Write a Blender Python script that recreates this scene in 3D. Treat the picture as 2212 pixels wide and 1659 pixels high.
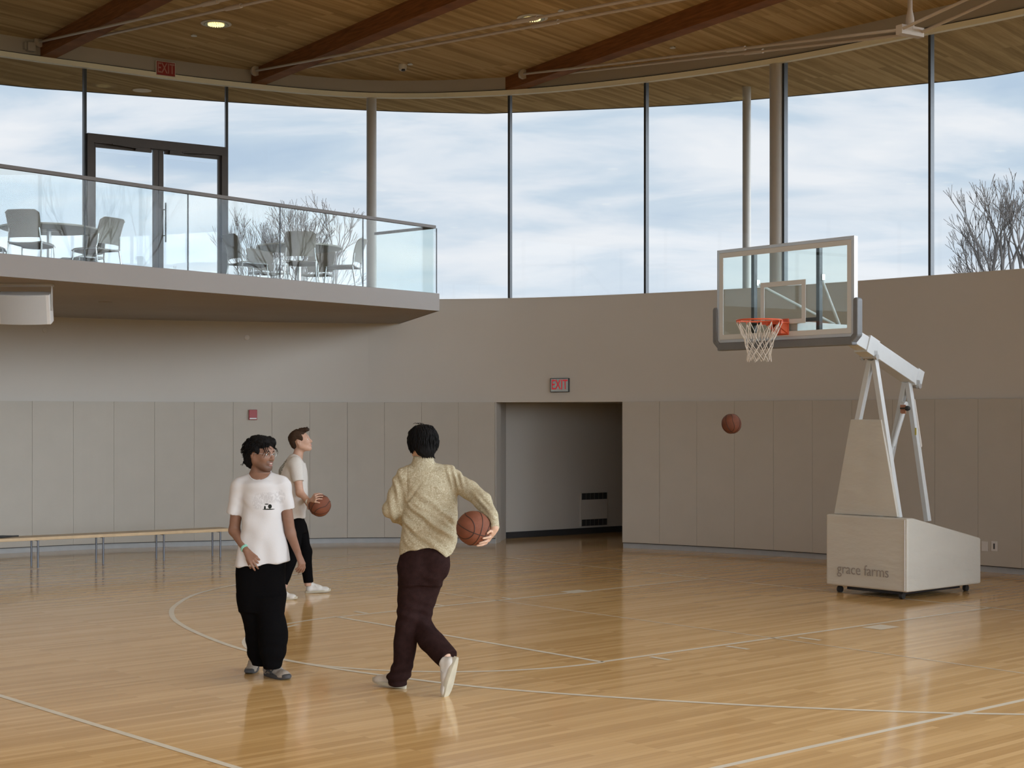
import bpy, bmesh, math, random
import numpy as np
from mathutils import Vector, Matrix
random.seed(7); rng = np.random.default_rng(7)
PI = math.pi
for o in list(bpy.data.objects): bpy.data.objects.remove(o)
SC = bpy.context.scene; COL = SC.collection

# ---------------------------------------------------------------- camera
CZ, F, HY, U0 = 1.95, 3307.0, 903.0, 1106.0      # eye height, focal length and horizon row of a 2212x1659 frame
cam = bpy.data.cameras.new('camera'); camo = bpy.data.objects.new('camera', cam); COL.objects.link(camo)
camo.location = (0, 0, CZ); camo.rotation_euler = (PI/2, 0, 0)
cam.sensor_width = 36; cam.lens = 36*F/2212; cam.shift_y = (HY-829.5)/2212; cam.clip_end = 300
SC.camera = camo
SC.view_settings.view_transform = 'Standard'; SC.view_settings.look = 'None'; SC.view_settings.gamma = 1
SC.view_settings.exposure = 0.0
try:
    SC.cycles.use_denoising = True; SC.cycles.max_bounces = 10; SC.cycles.diffuse_bounces = 5
    SC.cycles.transparent_max_bounces = 24; SC.cycles.sample_clamp_indirect = 6; SC.cycles.caustics_reflective = False
except Exception: pass

# ---------------------------------------------------------------- node helpers
def nd(nt, t, **kw):
    n = nt.nodes.new(t)
    for k, v in kw.items():
        if k in n.inputs: n.inputs[k].default_value = v
        else: setattr(n, k, v)
    return n
def lk(nt, a, b): nt.links.new(a, b)
def ramp(nt, fac, stops):
    r = nt.nodes.new('ShaderNodeValToRGB'); e = r.color_ramp.elements
    while len(e) < len(stops): e.new(0.5)
    for i, (p, c) in enumerate(stops):
        e[i].position = p; e[i].color = (*c, 1) if len(c) == 3 else c
    lk(nt, fac, r.inputs['Fac']); return r.outputs['Color']
def mixc(nt, f, a, b, bt='MIX'):
    m = nt.nodes.new('ShaderNodeMix'); m.data_type = 'RGBA'; m.blend_type = bt
    for s, i in ((f, 0), (a, 6), (b, 7)):
        if hasattr(s, 'links'): lk(nt, s, m.inputs[i])
        elif i == 0: m.inputs[0].default_value = s
        else: m.inputs[i].default_value = (*s, 1)
    return m.outputs[2]
def mth(nt, op, a, b=None, c=None, clamp=False):
    m = nt.nodes.new('ShaderNodeMath'); m.operation = op; m.use_clamp = clamp
    for i, s in enumerate((a, b, c)):
        if s is None: continue
        if hasattr(s, 'links'): lk(nt, s, m.inputs[i])
        else: m.inputs[i].default_value = s
    return m.outputs[0]

# ---------------------------------------------------------------- sky: bright overcast, brightest high behind and to the right of the viewer
w = bpy.data.worlds.new('sky'); SC.world = w; w.use_nodes = True; nt = w.node_tree; nt.nodes.clear()
tc = nd(nt, 'ShaderNodeTexCoord'); sp = nd(nt, 'ShaderNodeSeparateXYZ'); lk(nt, tc.outputs['Generated'], sp.inputs[0])
zz = mth(nt, 'ADD', mth(nt, 'MAXIMUM', sp.outputs['Z'], 0.0), 0.22)
cb = nd(nt, 'ShaderNodeCombineXYZ'); lk(nt, mth(nt, 'DIVIDE', sp.outputs['X'], zz), cb.inputs[0]); lk(nt, mth(nt, 'DIVIDE', sp.outputs['Y'], zz), cb.inputs[1])
mp = nd(nt, 'ShaderNodeMapping'); mp.inputs['Rotation'].default_value = (0, 0, 0.25); mp.inputs['Scale'].default_value = (1.6, 2.6, 1); lk(nt, cb.outputs[0], mp.inputs[0])
ns = nd(nt, 'ShaderNodeTexNoise', Scale=1.5, Detail=7.0, Roughness=0.52, Distortion=0.35); lk(nt, mp.outputs[0], ns.inputs['Vector'])
skyc = ramp(nt, ns.outputs['Fac'], [(0.30, (0.50, 0.63, 0.78)), (0.43, (0.60, 0.715, 0.83)), (0.52, (0.76, 0.825, 0.90)), (0.64, (0.88, 0.91, 0.95))])
skyc = mixc(nt, ramp(nt, sp.outputs['Z'], [(0.0, (.9, .9, .9)), (0.16, (0, 0, 0))]), skyc, (0.84, 0.885, 0.935))
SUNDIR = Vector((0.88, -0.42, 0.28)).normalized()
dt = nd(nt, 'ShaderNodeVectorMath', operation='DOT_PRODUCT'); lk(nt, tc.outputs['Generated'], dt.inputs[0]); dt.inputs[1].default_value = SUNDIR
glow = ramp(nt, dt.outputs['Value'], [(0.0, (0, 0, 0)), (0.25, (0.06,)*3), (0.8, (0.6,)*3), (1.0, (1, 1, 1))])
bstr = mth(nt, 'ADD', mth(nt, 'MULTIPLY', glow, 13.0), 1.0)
gnd = ramp(nt, sp.outputs['Z'], [(0.0, (0.16, 0.15, 0.11)), (0.004, (1, 1, 1))])
skyc = mixc(nt, 1.0, skyc, gnd, 'MULTIPLY')
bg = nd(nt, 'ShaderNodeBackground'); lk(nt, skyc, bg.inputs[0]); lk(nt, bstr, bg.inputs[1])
wo = nd(nt, 'ShaderNodeOutputWorld'); lk(nt, bg.outputs[0], wo.inputs[0])

# ---------------------------------------------------------------- pixel <-> place
def at(u, v, Y): return Vector(((u-U0)*Y/F, Y, CZ+(HY-v)*Y/F))
def atz(u, v, z): return at(u, v, F*(z-CZ)/(HY-v))
def ground(u, v): return atz(u, v, 0.0)
def ray_plane(u, v, p0, n):
    d = Vector(((u-U0)/F, 1, (HY-v)/F)); o = Vector((0, 0, CZ)); n = Vector(n)
    return o + d*((Vector(p0)-o).dot(n)/d.dot(n))

# ---------------------------------------------------------------- materials
def pm(name, col, rough=0.6, bdist=0.01, metal=0.0, spec=0.5, var=0.0, vscale=8.0, bump=0.0, bscale=40.0, col2=None, sheen=0.0, stretch=(1, 1, 1), coat=0.0, attr=None):
    m = bpy.data.materials.new(name); m.use_nodes = True; nt = m.node_tree; b = nt.nodes['Principled BSDF']
    b.inputs['Roughness'].default_value = rough; b.inputs['Metallic'].default_value = metal
    b.inputs['Specular IOR Level'].default_value = spec; b.inputs['Sheen Weight'].default_value = sheen; b.inputs['Coat Weight'].default_value = coat
    tcn = nd(nt, 'ShaderNodeTexCoord'); mpn = nd(nt, 'ShaderNodeMapping'); mpn.inputs['Scale'].default_value = stretch; lk(nt, tcn.outputs['Object'], mpn.inputs[0])
    n1 = nd(nt, 'ShaderNodeTexNoise', Scale=vscale, Detail=5.0); lk(nt, mpn.outputs[0], n1.inputs['Vector'])
    c2 = col2 or tuple(c*(1-var) for c in col)
    c = ramp(nt, n1.outputs['Fac'], [(0.3, c2), (0.7, col)])
    if attr:
        a = nd(nt, 'ShaderNodeAttribute', attribute_name=attr); c = mixc(nt, 1.0, c, a.outputs['Color'], 'MULTIPLY')
    lk(nt, c, b.inputs['Base Color'])
    if bump:
        n2 = nd(nt, 'ShaderNodeTexNoise', Scale=bscale, Detail=3.0); lk(nt, mpn.outputs[0], n2.inputs['Vector'])
        bp = nd(nt, 'ShaderNodeBump', Strength=bump, Distance=bdist); lk(nt, n2.outputs['Fac'], bp.inputs['Height']); lk(nt, bp.outputs[0], b.inputs['Normal'])
    return m
def emis(name, col, s):
    m = bpy.data.materials.new(name); m.use_nodes = True; b = m.node_tree.nodes['Principled BSDF']
    b.inputs['Base Color'].default_value = (*col, 1); b.inputs['Emission Color'].default_value = (*col, 1); b.inputs['Emission Strength'].default_value = s
    return m
def glassm(name, tint=(0.95, 0.985, 0.975), base=0.04):
    m = bpy.data.materials.new(name); m.use_nodes = True; nt = m.node_tree; nt.nodes.clear()
    tr = nd(nt, 'ShaderNodeBsdfTransparent'); tr.inputs[0].default_value = (*tint, 1)
    gl = nd(nt, 'ShaderNodeBsdfGlossy'); gl.inputs['Roughness'].default_value = 0.0; gl.inputs[0].default_value = (1, 1, 1, 1)
    lw = nd(nt, 'ShaderNodeLayerWeight', Blend=0.5); fr = mth(nt, 'MULTIPLY_ADD', mth(nt, 'POWER', lw.outputs['Facing'], 5.0), 0.9, base)
    mx = nd(nt, 'ShaderNodeMixShader'); lk(nt, fr, mx.inputs[0]); lk(nt, tr.outputs[0], mx.inputs[1]); lk(nt, gl.outputs[0], mx.inputs[2])
    o = nd(nt, 'ShaderNodeOutputMaterial'); lk(nt, mx.outputs[0], o.inputs[0]); return m
def plankm(name, ang, cols, bw, bh, rough, mortar=0.0, spec=0.5, wav=0.0, grain=0.35, rvar=0.0, mcol=(0.2, 0.12, 0.06)):
    m = bpy.data.materials.new(name); m.use_nodes = True; nt = m.node_tree; b = nt.nodes['Principled BSDF']
    tcn = nd(nt, 'ShaderNodeTexCoord'); mpn = nd(nt, 'ShaderNodeMapping'); mpn.inputs['Rotation'].default_value = (0, 0, -ang); lk(nt, tcn.outputs['Object'], mpn.inputs[0])
    br = nd(nt, 'ShaderNodeTexBrick', Scale=1.0); br.offset = 0.37; br.offset_frequency = 3; br.squash = 1.0
    br.inputs['Brick Width'].default_value = bw; br.inputs['Row Height'].default_value = bh; br.inputs['Mortar Size'].default_value = mortar
    br.inputs['Color1'].default_value = (0, 0, 0, 1); br.inputs['Color2'].default_value = (1, 1, 1, 1); br.inputs['Mortar'].default_value = (0.5, 0.5, 0.5, 1)
    lk(nt, mpn.outputs[0], br.inputs['Vector'])
    mg = nd(nt, 'ShaderNodeMapping'); mg.inputs['Scale'].default_value = (1.2, 22, 1); lk(nt, mpn.outputs[0], mg.inputs[0])
    n1 = nd(nt, 'ShaderNodeTexNoise', Scale=1.6, Detail=6.0, Roughness=0.6); lk(nt, mg.outputs[0], n1.inputs['Vector'])
    n3 = nd(nt, 'ShaderNodeTexNoise', Scale=0.35, Detail=3.0); lk(nt, mpn.outputs[0], n3.inputs['Vector'])
    f = mth(nt, 'ADD', mth(nt, 'MULTIPLY', br.outputs['Color'], 1-grain), mth(nt, 'MULTIPLY', n1.outputs['Fac'], grain))
    f = mth(nt, 'ADD', f, mth(nt, 'MULTIPLY', mth(nt, 'SUBTRACT', n3.outputs['Fac'], 0.5), 0.3))
    c = ramp(nt, f, [(0.1, cols[0]), (0.5, cols[1]), (0.9, cols[2])])
    if mortar: c = mixc(nt, mth(nt, 'MULTIPLY', br.outputs['Fac'], 0.7), c, mcol)
    lk(nt, c, b.inputs['Base Color']); b.inputs['Specular IOR Level'].default_value = spec
    if rvar:
        n4 = nd(nt, 'ShaderNodeTexNoise', Scale=3.0, Detail=4.0); lk(nt, mpn.outputs[0], n4.inputs['Vector'])
        lk(nt, mth(nt, 'MULTIPLY_ADD', n4.outputs['Fac'], rvar, rough-rvar/2), b.inputs['Roughness'])
    else: b.inputs['Roughness'].default_value = rough
    if wav:
        mw = nd(nt, 'ShaderNodeMapping'); mw.inputs['Scale'].default_value = (1.0, 6, 1); lk(nt, mpn.outputs[0], mw.inputs[0])
        n2 = nd(nt, 'ShaderNodeTexNoise', Scale=2.2, Detail=2.0); lk(nt, mw.outputs[0], n2.inputs['Vector'])
        bp = nd(nt, 'ShaderNodeBump', Strength=1.0, Distance=wav); lk(nt, n2.outputs['Fac'], bp.inputs['Height']); lk(nt, bp.outputs[0], b.inputs['Normal'])
    return m

M = {}
M['wall'] = pm('wall_paint', (0.525, 0.50, 0.455), 0.8, var=0.03, vscale=1.2, bump=0.05, bscale=60)
M['pad'] = pm('wall_fabric', (0.465, 0.435, 0.38), 0.85, var=0.04, vscale=3, bump=0.25, bscale=300)
M['kick'] = pm('kick_board', (0.40, 0.41, 0.41), 0.5, var=0.1)
M['wall_shaded'] = pm('wall_paint_shaded_copy', (0.265, 0.245, 0.23), 0.7, var=0.04, vscale=1.5)  # wall paint darkened: shade put into the colour of the over-lit balcony edge
M['dark'] = pm('dark_trim_and_shadow', (0.03, 0.03, 0.032), 0.6)
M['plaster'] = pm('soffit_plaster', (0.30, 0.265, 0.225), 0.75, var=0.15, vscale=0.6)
M['fascia'] = pm('grey_steel_band', (0.40, 0.375, 0.345), 0.5, var=0.05, vscale=2)
M['strip'] = pm('pale_steel_strip', (0.85, 0.84, 0.72), 0.5, var=0.03)
M['floor'] = plankm('maple_floor', math.atan2(0.66, 0.752), [(0.54, 0.325, 0.125), (0.69, 0.445, 0.185), (0.81, 0.55, 0.26)], 1.1, 0.057, 0.115, 0.0006, spec=0.85, wav=0.00015, grain=0.45, rvar=0.03)
M['ceil'] = plankm('cedar_ceiling', math.radians(52), [(0.28, 0.20, 0.11), (0.47, 0.345, 0.19), (0.66, 0.505, 0.30)], 3.6, 0.07, 0.7, 0.0, spec=0.0, grain=0.6)
M['beam'] = pm('glulam_beam', (0.27, 0.115, 0.045), 0.65, spec=0.1, var=0.4, vscale=3, stretch=(1, 1, 14))
M['line'] = pm('court_paint', (0.80, 0.74, 0.60), 0.2, var=0.08, vscale=5)
M['frame'] = pm('dark_mullion', (0.045, 0.05, 0.055), 0.4, metal=0.4)
M['bronze'] = pm('bronze_frame', (0.045, 0.033, 0.025), 0.5, metal=0.1, var=0.15)
M['column'] = pm('column_paint', (0.42, 0.40, 0.365), 0.5, var=0.05)
M['rod'] = pm('tie_rod_paint', (0.50, 0.45, 0.40), 0.45, var=0.05)
M['rail'] = pm('rail_bronze', (0.085, 0.07, 0.06), 0.45, metal=0.2)
M['glass'] = glassm('window_glass', (0.985, 0.99, 0.992), 0.012)
M['railglass'] = glassm('railing_glass', (0.94, 0.97, 0.965), 0.008)
M['boardglass'] = glassm('board_glass', (0.90, 0.955, 0.94))
M['white'] = pm('white_enamel', (0.60, 0.63, 0.64), 0.35, var=0.05, vscale=10)
M['offwhite'] = pm('off_white_plastic', (0.62, 0.60, 0.57), 0.5, var=0.04)
M['vinyl'] = pm('padding_vinyl', (0.55, 0.535, 0.48), 0.45, var=0.05, vscale=1, bump=1.0, bscale=1.6, bdist=0.016, stretch=(2.0, 2.0, 5.0))
M['boardline'] = pm('board_white', (0.60, 0.63, 0.64), 0.5)
M['alu'] = pm('aluminium', (0.55, 0.56, 0.56), 0.35, metal=0.7, var=0.05)
M['greypad'] = pm('board_padding', (0.16, 0.17, 0.18), 0.5, var=0.1)
M['rim'] = pm('rim_orange', (0.66, 0.115, 0.045), 0.35, var=0.08)
M['net'] = pm('net_cord', (0.66, 0.62, 0.56), 0.8)
M['blackmetal'] = pm('black_metal', (0.025, 0.026, 0.03), 0.4)
M['rubber'] = pm('black_rubber', (0.02, 0.02, 0.02), 0.6)
M['chair'] = pm('chair_shell', (0.27, 0.26, 0.235), 0.5, var=0.08)
M['chrome'] = pm('chrome_leg', (0.40, 0.41, 0.42), 0.25, metal=0.9)
M['tabletop'] = pm('table_laminate', (0.40, 0.41, 0.37), 0.4, var=0.06)
M['bark'] = pm('bark', (0.095, 0.082, 0.075), 0.9, var=0.3, vscale=20)
M['grass'] = pm('winter_grass', (0.13, 0.105, 0.075), 0.9, var=0.3, vscale=2)
M['bench_leg'] = pm('bench_leg_steel', (0.14, 0.15, 0.17), 0.4, metal=0.5)
M['bench'] = pm('bench_beech', (0.60, 0.43, 0.24), 0.4, var=0.18, vscale=3, stretch=(3, 3, 3))
M['red'] = pm('red_alarm', (0.30, 0.02, 0.025), 0.4)
M['exitred'] = pm('exit_red', (0.28, 0.02, 0.015), 0.5)
M['exitletter'] = emis('exit_letter_lit', (0.55, 0.03, 0.045), 0.25)
M['exitface'] = pm('exit_face', (0.42, 0.44, 0.42), 0.25, metal=0.5, var=0.1)
M['letter'] = pm('pale_letter', (0.45, 0.22, 0.20), 0.6)
M['ink'] = pm('grey_ink', (0.27, 0.24, 0.215), 0.6)
M['lamp'] = emis('warm_lamp', (1.0, 0.84, 0.42), 1.25)
M['reflector'] = pm('lamp_reflector', (0.30, 0.29, 0.16), 0.3, metal=0.6)
M['ball'] = pm('basketball_leather', (0.20, 0.058, 0.024), 0.6, var=0.25, vscale=12, bump=0.5, bscale=400)
M['seam'] = pm('ball_seam', (0.035, 0.015, 0.01), 0.6)

# ---------------------------------------------------------------- mesh builder
ORG = {}
class MB:
    def __init__(s): s.v = []; s.f = []
    def add(s, vs, fs):
        b = len(s.v); s.v += [Vector(x) for x in vs]; s.f += [tuple(i+b for i in f) for f in fs]; return s
    def box(s, c, size, rz=0.0, R=None):
        h = [x/2 for x in size]; R = R or Matrix.Rotation(rz, 3, 'Z'); c = Vector(c)
        vs = [c + R @ Vector((sx*h[0], sy*h[1], sz*h[2])) for sz in (-1, 1) for sx, sy in ((-1, -1), (1, -1), (1, 1), (-1, 1))]
        return s.add(vs, [(3, 2, 1, 0), (4, 5, 6, 7), (0, 1, 5, 4), (1, 2, 6, 5), (2, 3, 7, 6), (3, 0, 4, 7)])
    def bar(s, a, b, w, h, up=(0, 0, 1)):
        a = Vector(a); b = Vector(b); d = (b-a); L = d.length; d.normalize(); up = Vector(up)
        if abs(d.dot(up)) > 0.98: up = Vector((0, 1, 0))
        x = d.cross(up).normalized(); y = x.cross(d).normalized(); R = Matrix((x, d, y)).transposed()
        return s.box((a+b)/2, (w, L, h), R=R)
    def prism(s, poly, z0, z1):
        n = len(poly)
        vs = [(p[0], p[1], z0) for p in poly] + [(p[0], p[1], z1) for p in poly]
        return s.add(vs, [tuple(range(n-1, -1, -1)), tuple(range(n, 2*n))] + [(i, (i+1) % n, n+(i+1) % n, n+i) for i in range(n)])
    def hexa(s, a, b):   # two quads of 4 points each
        return s.add(list(a)+list(b), [(3, 2, 1, 0), (4, 5, 6, 7), (0, 1, 5, 4), (1, 2, 6, 5), (2, 3, 7, 6), (3, 0, 4, 7)])
    def tube(s, pts, rad, seg=8, caps=True, closed=False):
        pts = [Vector(p) for p in pts]; n = len(pts)
        if not hasattr(rad, '__len__'): rad = [rad]*n
        base = len(s.v); prev = None
        for i, p in enumerate(pts):
            if closed: d = pts[(i+1) % n]-pts[i-1]
            else: d = pts[min(i+1, n-1)]-pts[max(i-1, 0)]
            d.normalize()
            if prev is None:
                ref = Vector((0, 0, 1)) if abs(d.z) < 0.9 else Vector((1, 0, 0)); x = d.cross(ref).normalized()
            else: x = (prev - d*prev.dot(d)).normalized()
            prev = x; y = d.cross(x)
            for k in range(seg):
                a = 2*PI*k/seg; s.v.append(p + (x*math.cos(a)+y*math.sin(a))*rad[i])
        m = n if closed else n-1
        for i in range(m):
            for k in range(seg):
                a = base+i*seg; b = base+((i+1) % n)*seg
                s.f.append((a+k, a+(k+1) % seg, b+(k+1) % seg, b+k))
        if caps and not closed:
            s.f.append(tuple(base+k for k in range(seg-1, -1, -1))); s.f.append(tuple(base+(n-1)*seg+k for k in range(seg)))
        return s
    def lathe(s, c, prof, seg=24, axis=None):
        c = Vector(c); R = Matrix.Identity(3) if axis is None else Vector((0, 0, 1)).rotation_difference(Vector(axis)).to_matrix()
        base = len(s.v)
        for r, z in prof:
            for k in range(seg):
                a = 2*PI*k/seg; s.v.append(c + R @ Vector((r*math.cos(a), r*math.sin(a), z)))
        for i in range(len(prof)-1):
            for k in range(seg):
                a = base+i*seg; b = a+seg; s.f.append((a+k, a+(k+1) % seg, b+(k+1) % seg, b+k))
        s.f.append(tuple(base+k for k in range(seg-1, -1, -1))); s.f.append(tuple(base+(len(prof)-1)*seg+k for k in range(seg)))
        return s
    def build(s, name, mat, parent=None, smooth=False, bevel=0.0, loc=None):
        org = ORG.get(parent.name, Vector((0, 0, 0))) if parent else Vector(loc or (0, 0, 0))
        me = bpy.data.meshes.new(name); me.from_pydata([v-org for v in s.v], [], s.f); me.update()
        bm = bmesh.new(); bm.from_mesh(me); bmesh.ops.recalc_face_normals(bm, faces=bm.faces); bm.to_mesh(me); bm.free()
        return link(name, me, mat, parent, org, smooth, bevel)
def link(name, me, mat, parent, org, smooth=False, bevel=0.0):
    o = bpy.data.objects.new(name, me); COL.objects.link(o)
    if mat: me.materials.append(mat if not isinstance(mat, str) else M[mat])
    if parent: o.parent = parent
    else: o.location = org
    ORG[o.name] = Vector(org)
    if smooth:
        me.polygons.foreach_set('use_smooth', [True]*len(me.polygons))
        if smooth != 'all':
            try: me.set_sharp_from_angle(angle=math.radians(40))
            except Exception: pass
    if bevel:
        b = o.modifiers.new('bevel', 'BEVEL'); b.width = bevel; b.segments = 2; b.limit_method = 'ANGLE'; b.angle_limit = math.radians(50)
    return o
def tag(o, label, cat, group=None):
    o['label'] = label; o['category'] = cat
    if group: o['group'] = group
    return o
def thing(name, label, cat, loc=(0, 0, 0), group=None, rz=0.0):
    o = bpy.data.objects.new(name, None); COL.objects.link(o); o.location = loc; o.rotation_euler = (0, 0, rz); o.empty_display_size = 0.1
    ORG[o.name] = Vector(loc); return tag(o, label, cat, group)
def struct(o): o['kind'] = 'structure'; return o
def copy_tree(o, parent=None):
    c = o.copy(); COL.objects.link(c); c.parent = parent
    for ch in list(o.children): copy_tree(ch, c)
    return c
def text_mesh(name, txt, size, mat, parent, loc, R, sx=1.0, ext=0.002, space=1.0, bold=0.0):
    cu = bpy.data.curves.new(name, 'FONT'); cu.body = txt; cu.size = size; cu.align_x = 'CENTER'; cu.align_y = 'CENTER'; cu.extrude = ext; cu.space_character = space; cu.offset = bold
    tmp = bpy.data.objects.new(name, cu); COL.objects.link(tmp)
    dg = bpy.context.evaluated_depsgraph_get(); me = bpy.data.meshes.new_from_object(tmp.evaluated_get(dg)); bpy.data.objects.remove(tmp)
    org = ORG.get(parent.name, Vector((0, 0, 0)))
    me.transform(Matrix.Translation(Vector(loc)-org) @ R.to_4x4() @ Matrix.Diagonal((sx, 1, 1, 1)))
    me.name = name; me.materials.clear()
    return link(name, me, mat, parent, org)
def frameR(x, z):   # local x along x, local z along z (text normal)
    x = Vector(x).normalized(); z = Vector(z).normalized(); y = z.cross(x).normalized(); x = y.cross(z)
    return Matrix((x, y, z)).transposed()

# ---------------------------------------------------------------- plan curves
def cr(pts, n=12, closed=False):
    out = []; N = len(pts)
    rng_ = range(N) if closed else range(N-1)
    for i in rng_:
        g = (lambda k: pts[k % N]) if closed else (lambda k: pts[max(0, min(N-1, k))])
        p0, p1, p2, p3 = g(i-1), g(i), g(i+1), g(i+2)
        for j in range(n):
            t = j/n
            out.append(tuple(0.5*((2*p1[k])+(-p0[k]+p2[k])*t+(2*p0[k]-5*p1[k]+4*p2[k]-p3[k])*t*t+(-p0[k]+3*p1[k]-3*p2[k]+p3[k])*t**3) for k in (0, 1)))
    if not closed: out.append(tuple(pts[-1]))
    return out
def px(u, d): return ((u-U0)*d/F, d)
GF = [px(0, 21.2), px(184, 21.9), px(490, 23.1), px(795, 23.93), px(1100, 23.73), px(1394, 22.83), px(1693, 21.56), px(2009, 19.97), px(2212, 19.03)]
RIGHT = [(7.9, 17.2), (9.6, 13.5), (10.6, 9), (10.6, 3), (9, -4), (4.5, -9.5), (-2, -11), (-8.5, -8.5), (-12.5, -3), (-13.6, 3.5)]
GL = cr([(-10.9, 17.6), (-9.0, 19.7)] + GF + RIGHT + [(-13.2, 9.5), (-12.4, 14.2)], 12, True)
WALLP = [(-11.6, 17.9), (-9.4, 20.5), px(0, 22.0), px(250, 22.9), px(500, 23.45), px(795, 23.95), px(1100, 23.75), px(1394, 22.83), px(1693, 21.56), px(2009, 19.97), px(2212, 19.03)]
WL = cr(WALLP + RIGHT + [(-13.8, 9.5), (-13.1, 14.2)], 12, True)
class Curve:
    def __init__(s, pts):
        s.p = [Vector((a, b)) for a, b in pts]; s.n = len(s.p); s.s = [0.0]
        for i in range(s.n): s.s.append(s.s[-1]+(s.p[(i+1) % s.n]-s.p[i]).length)
        s.L = s.s[-1]
    def pt(s, a):
        a = a % s.L
        lo, hi = 0, s.n
        while hi-lo > 1:
            m = (lo+hi)//2
            if s.s[m] <= a: lo = m
            else: hi = m
        t = (a-s.s[lo])/max(1e-9, s.s[lo+1]-s.s[lo]); return s.p[lo].lerp(s.p[(lo+1) % s.n], t)
    def nrm(s, a):   # outward normal
        d = (s.pt(a+0.15)-s.pt(a-0.15)).normalized(); return Vector((-d.y, d.x))
    def at_u(s, u):  # arclength where the sight line in column u meets the far side
        k = (u-U0)/F; best = None
        for i in range(s.n):
            a, b = s.p[i], s.p[(i+1) % s.n]; fa = a.x-k*a.y; fb = b.x-k*b.y
            if fa*fb <= 0 and abs(fa-fb) > 1e-9:
                t = fa/(fa-fb); q = a.lerp(b, t)
                if q.y > 5 and (best is None or q.y > best[0]): best = (q.y, s.s[i]+t*(s.s[i+1]-s.s[i]))
        return best[1]
    def offs(s, d, n=200): return [s.pt(s.L*i/n)+s.nrm(s.L*i/n)*d for i in range(n)]
CG, CW = Curve(GL), Curve(WL)
ZS, ZB, ZT, ZC = 3.81, 6.945, 7.015, 7.225      # sill, band bottom, band top, ceiling at the glass
ZPAD, ZF, ZU = 2.195, 3.66, 3.43                # pad top, balcony floor, balcony underside
def zceil(x, y): return ZC + 0.012*(23.5-y) if y > -2 else ZC+0.012*25.5
def strip(mb, cv, a0, a1, o0, o1, z0, z1, step=0.12):
    n = max(1, int(round((a1-a0)/step))); r0 = []; 
    for i in range(n+1):
        a = a0+(a1-a0)*i/n; p = cv.pt(a); m = cv.nrm(a); q0 = p+m*o0; q1 = p+m*o1
        za = z0(q0.x, q0.y) if callable(z0) else z0; zb = z1(q0.x, q0.y) if callable(z1) else z1
        r0.append([(q0.x, q0.y, za), (q1.x, q1.y, za), (q1.x, q1.y, zb), (q0.x, q0.y, zb)])
    b = len(mb.v)
    for r in r0: mb.v += [Vector(x) for x in r]
    for i in range(n):
        for k in range(4): mb.f.append((b+4*i+k, b+4*i+(k+1) % 4, b+4*i+4+(k+1) % 4, b+4*i+4+k))
    mb.f.append((b, b+1, b+2, b+3)); e = b+4*n; mb.f.append((e+3, e+2, e+1, e)); return mb

# ---------------------------------------------------------------- the setting
floor = struct(MB().box((-1, 8.5, -0.06), (34, 42, 0.12)).build('floor', 'floor'))
# lower wall: doorway between sD0 and sD1
sD0, sD1 = CW.at_u(1072), CW.at_u(1346); sBal = CW.at_u(795)
wb = MB()
sA, sZ = CW.at_u(0)-9.0, CW.at_u(2212)+9.0
strip(wb, CW, sA, sBal, 0.0, 0.3, 0.0, ZU)
strip(wb, CW, sBal, sD0, 0.0, 0.3, 0.0, ZS)
strip(wb, CW, sD0, sD1, 0.0, 0.3, ZPAD, ZS)
strip(wb, CW, sD1, sZ, 0.0, 0.3, 0.0, ZS)
wall_back = struct(wb.build('wall_back', 'wall', smooth=True))
wall_front = struct(strip(MB(), CW, sZ, sA+CW.L, 0.0, 0.3, 0.0, 0.5, 0.6).build('wall_front', 'wall', smooth=True))
# padded panels and the recessed kick strip
def pads(a0, a1, n=None):
    n = n or max(1, int(round((a1-a0)/0.605))); g = 0.0014
    for i in range(n):
        p0 = a0+(a1-a0)*i/n+g; p1 = a0+(a1-a0)*(i+1)/n-g
        strip(MB(), CW, p0, p1, -0.055, -0.002, 0.085, ZPAD, 0.12).build('wall_panel', 'pad', wall_back, bevel=0.003)
    strip(MB(), CW, a0+.004, a1-.004, -0.047, -0.001, 0.088, ZPAD-.004).build('panel_backing', 'pad', wall_back)
    strip(MB(), CW, a0, a1, -0.010, 0.0, 0.0, 0.08).build('kick_strip', 'kick', wall_back)
    strip(MB(), CW, a0, a1, -0.045, -0.002, 0.076, 0.0835).build('painted_shadow_strip', 'dark', wall_back)  # dark strip standing in for the shadow line under the panels
sP = CW.at_u(333); pads(sP-0.605*12, sP); pads(sP, CW.at_u(750), 5); pads(CW.at_u(750), sD0-0.01, 4)
sQ = CW.at_u(1590); pads(sD1+0.01, sQ, 3); pads(sQ, CW.at_u(2024), 5); pads(CW.at_u(2024), CW.at_u(2024)+0.605*11)
# corridor behind the doorway
L0 = CW.pt(sD0); cw = MB()
A = Vector((-0.0975, 24.8)); Bp = Vector((1.909, 26.3)); dC = (Bp-A).normalized(); nC = Vector((-dC.y, dC.x)); E = A+dC*7.5
cw.prism([(L0.x, L0.y+0.004), (A.x, A.y), (A.x-0.3, A.y+0.1), (L0.x-0.28, L0.y+0.2)], 0, ZPAD+0.002)
cw.prism([tuple(A), tuple(E), tuple(E+nC*0.2), tuple(A+nC*0.2)], 0, ZPAD+0.2)
cw.prism([tuple(E), tuple(E+Vector((0.2, 0))), (E.x+0.2, 20.5), (E.x, 20.5)], 0, ZPAD+0.2)
struct(cw.build('wall_corridor', 'wall'))
cpts = [CW.pt(sD0-0.5+k*0.3)+CW.nrm(sD0-0.5+k*0.3)*0.12 for k in range(22)]
struct(MB().prism([tuple(p) for p in cpts]+[(cpts[-1].x+1.5, 30), (-0.7, 30)], ZPAD+0.004, ZPAD+0.3).build('ceiling_corridor', 'wall'))
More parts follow.
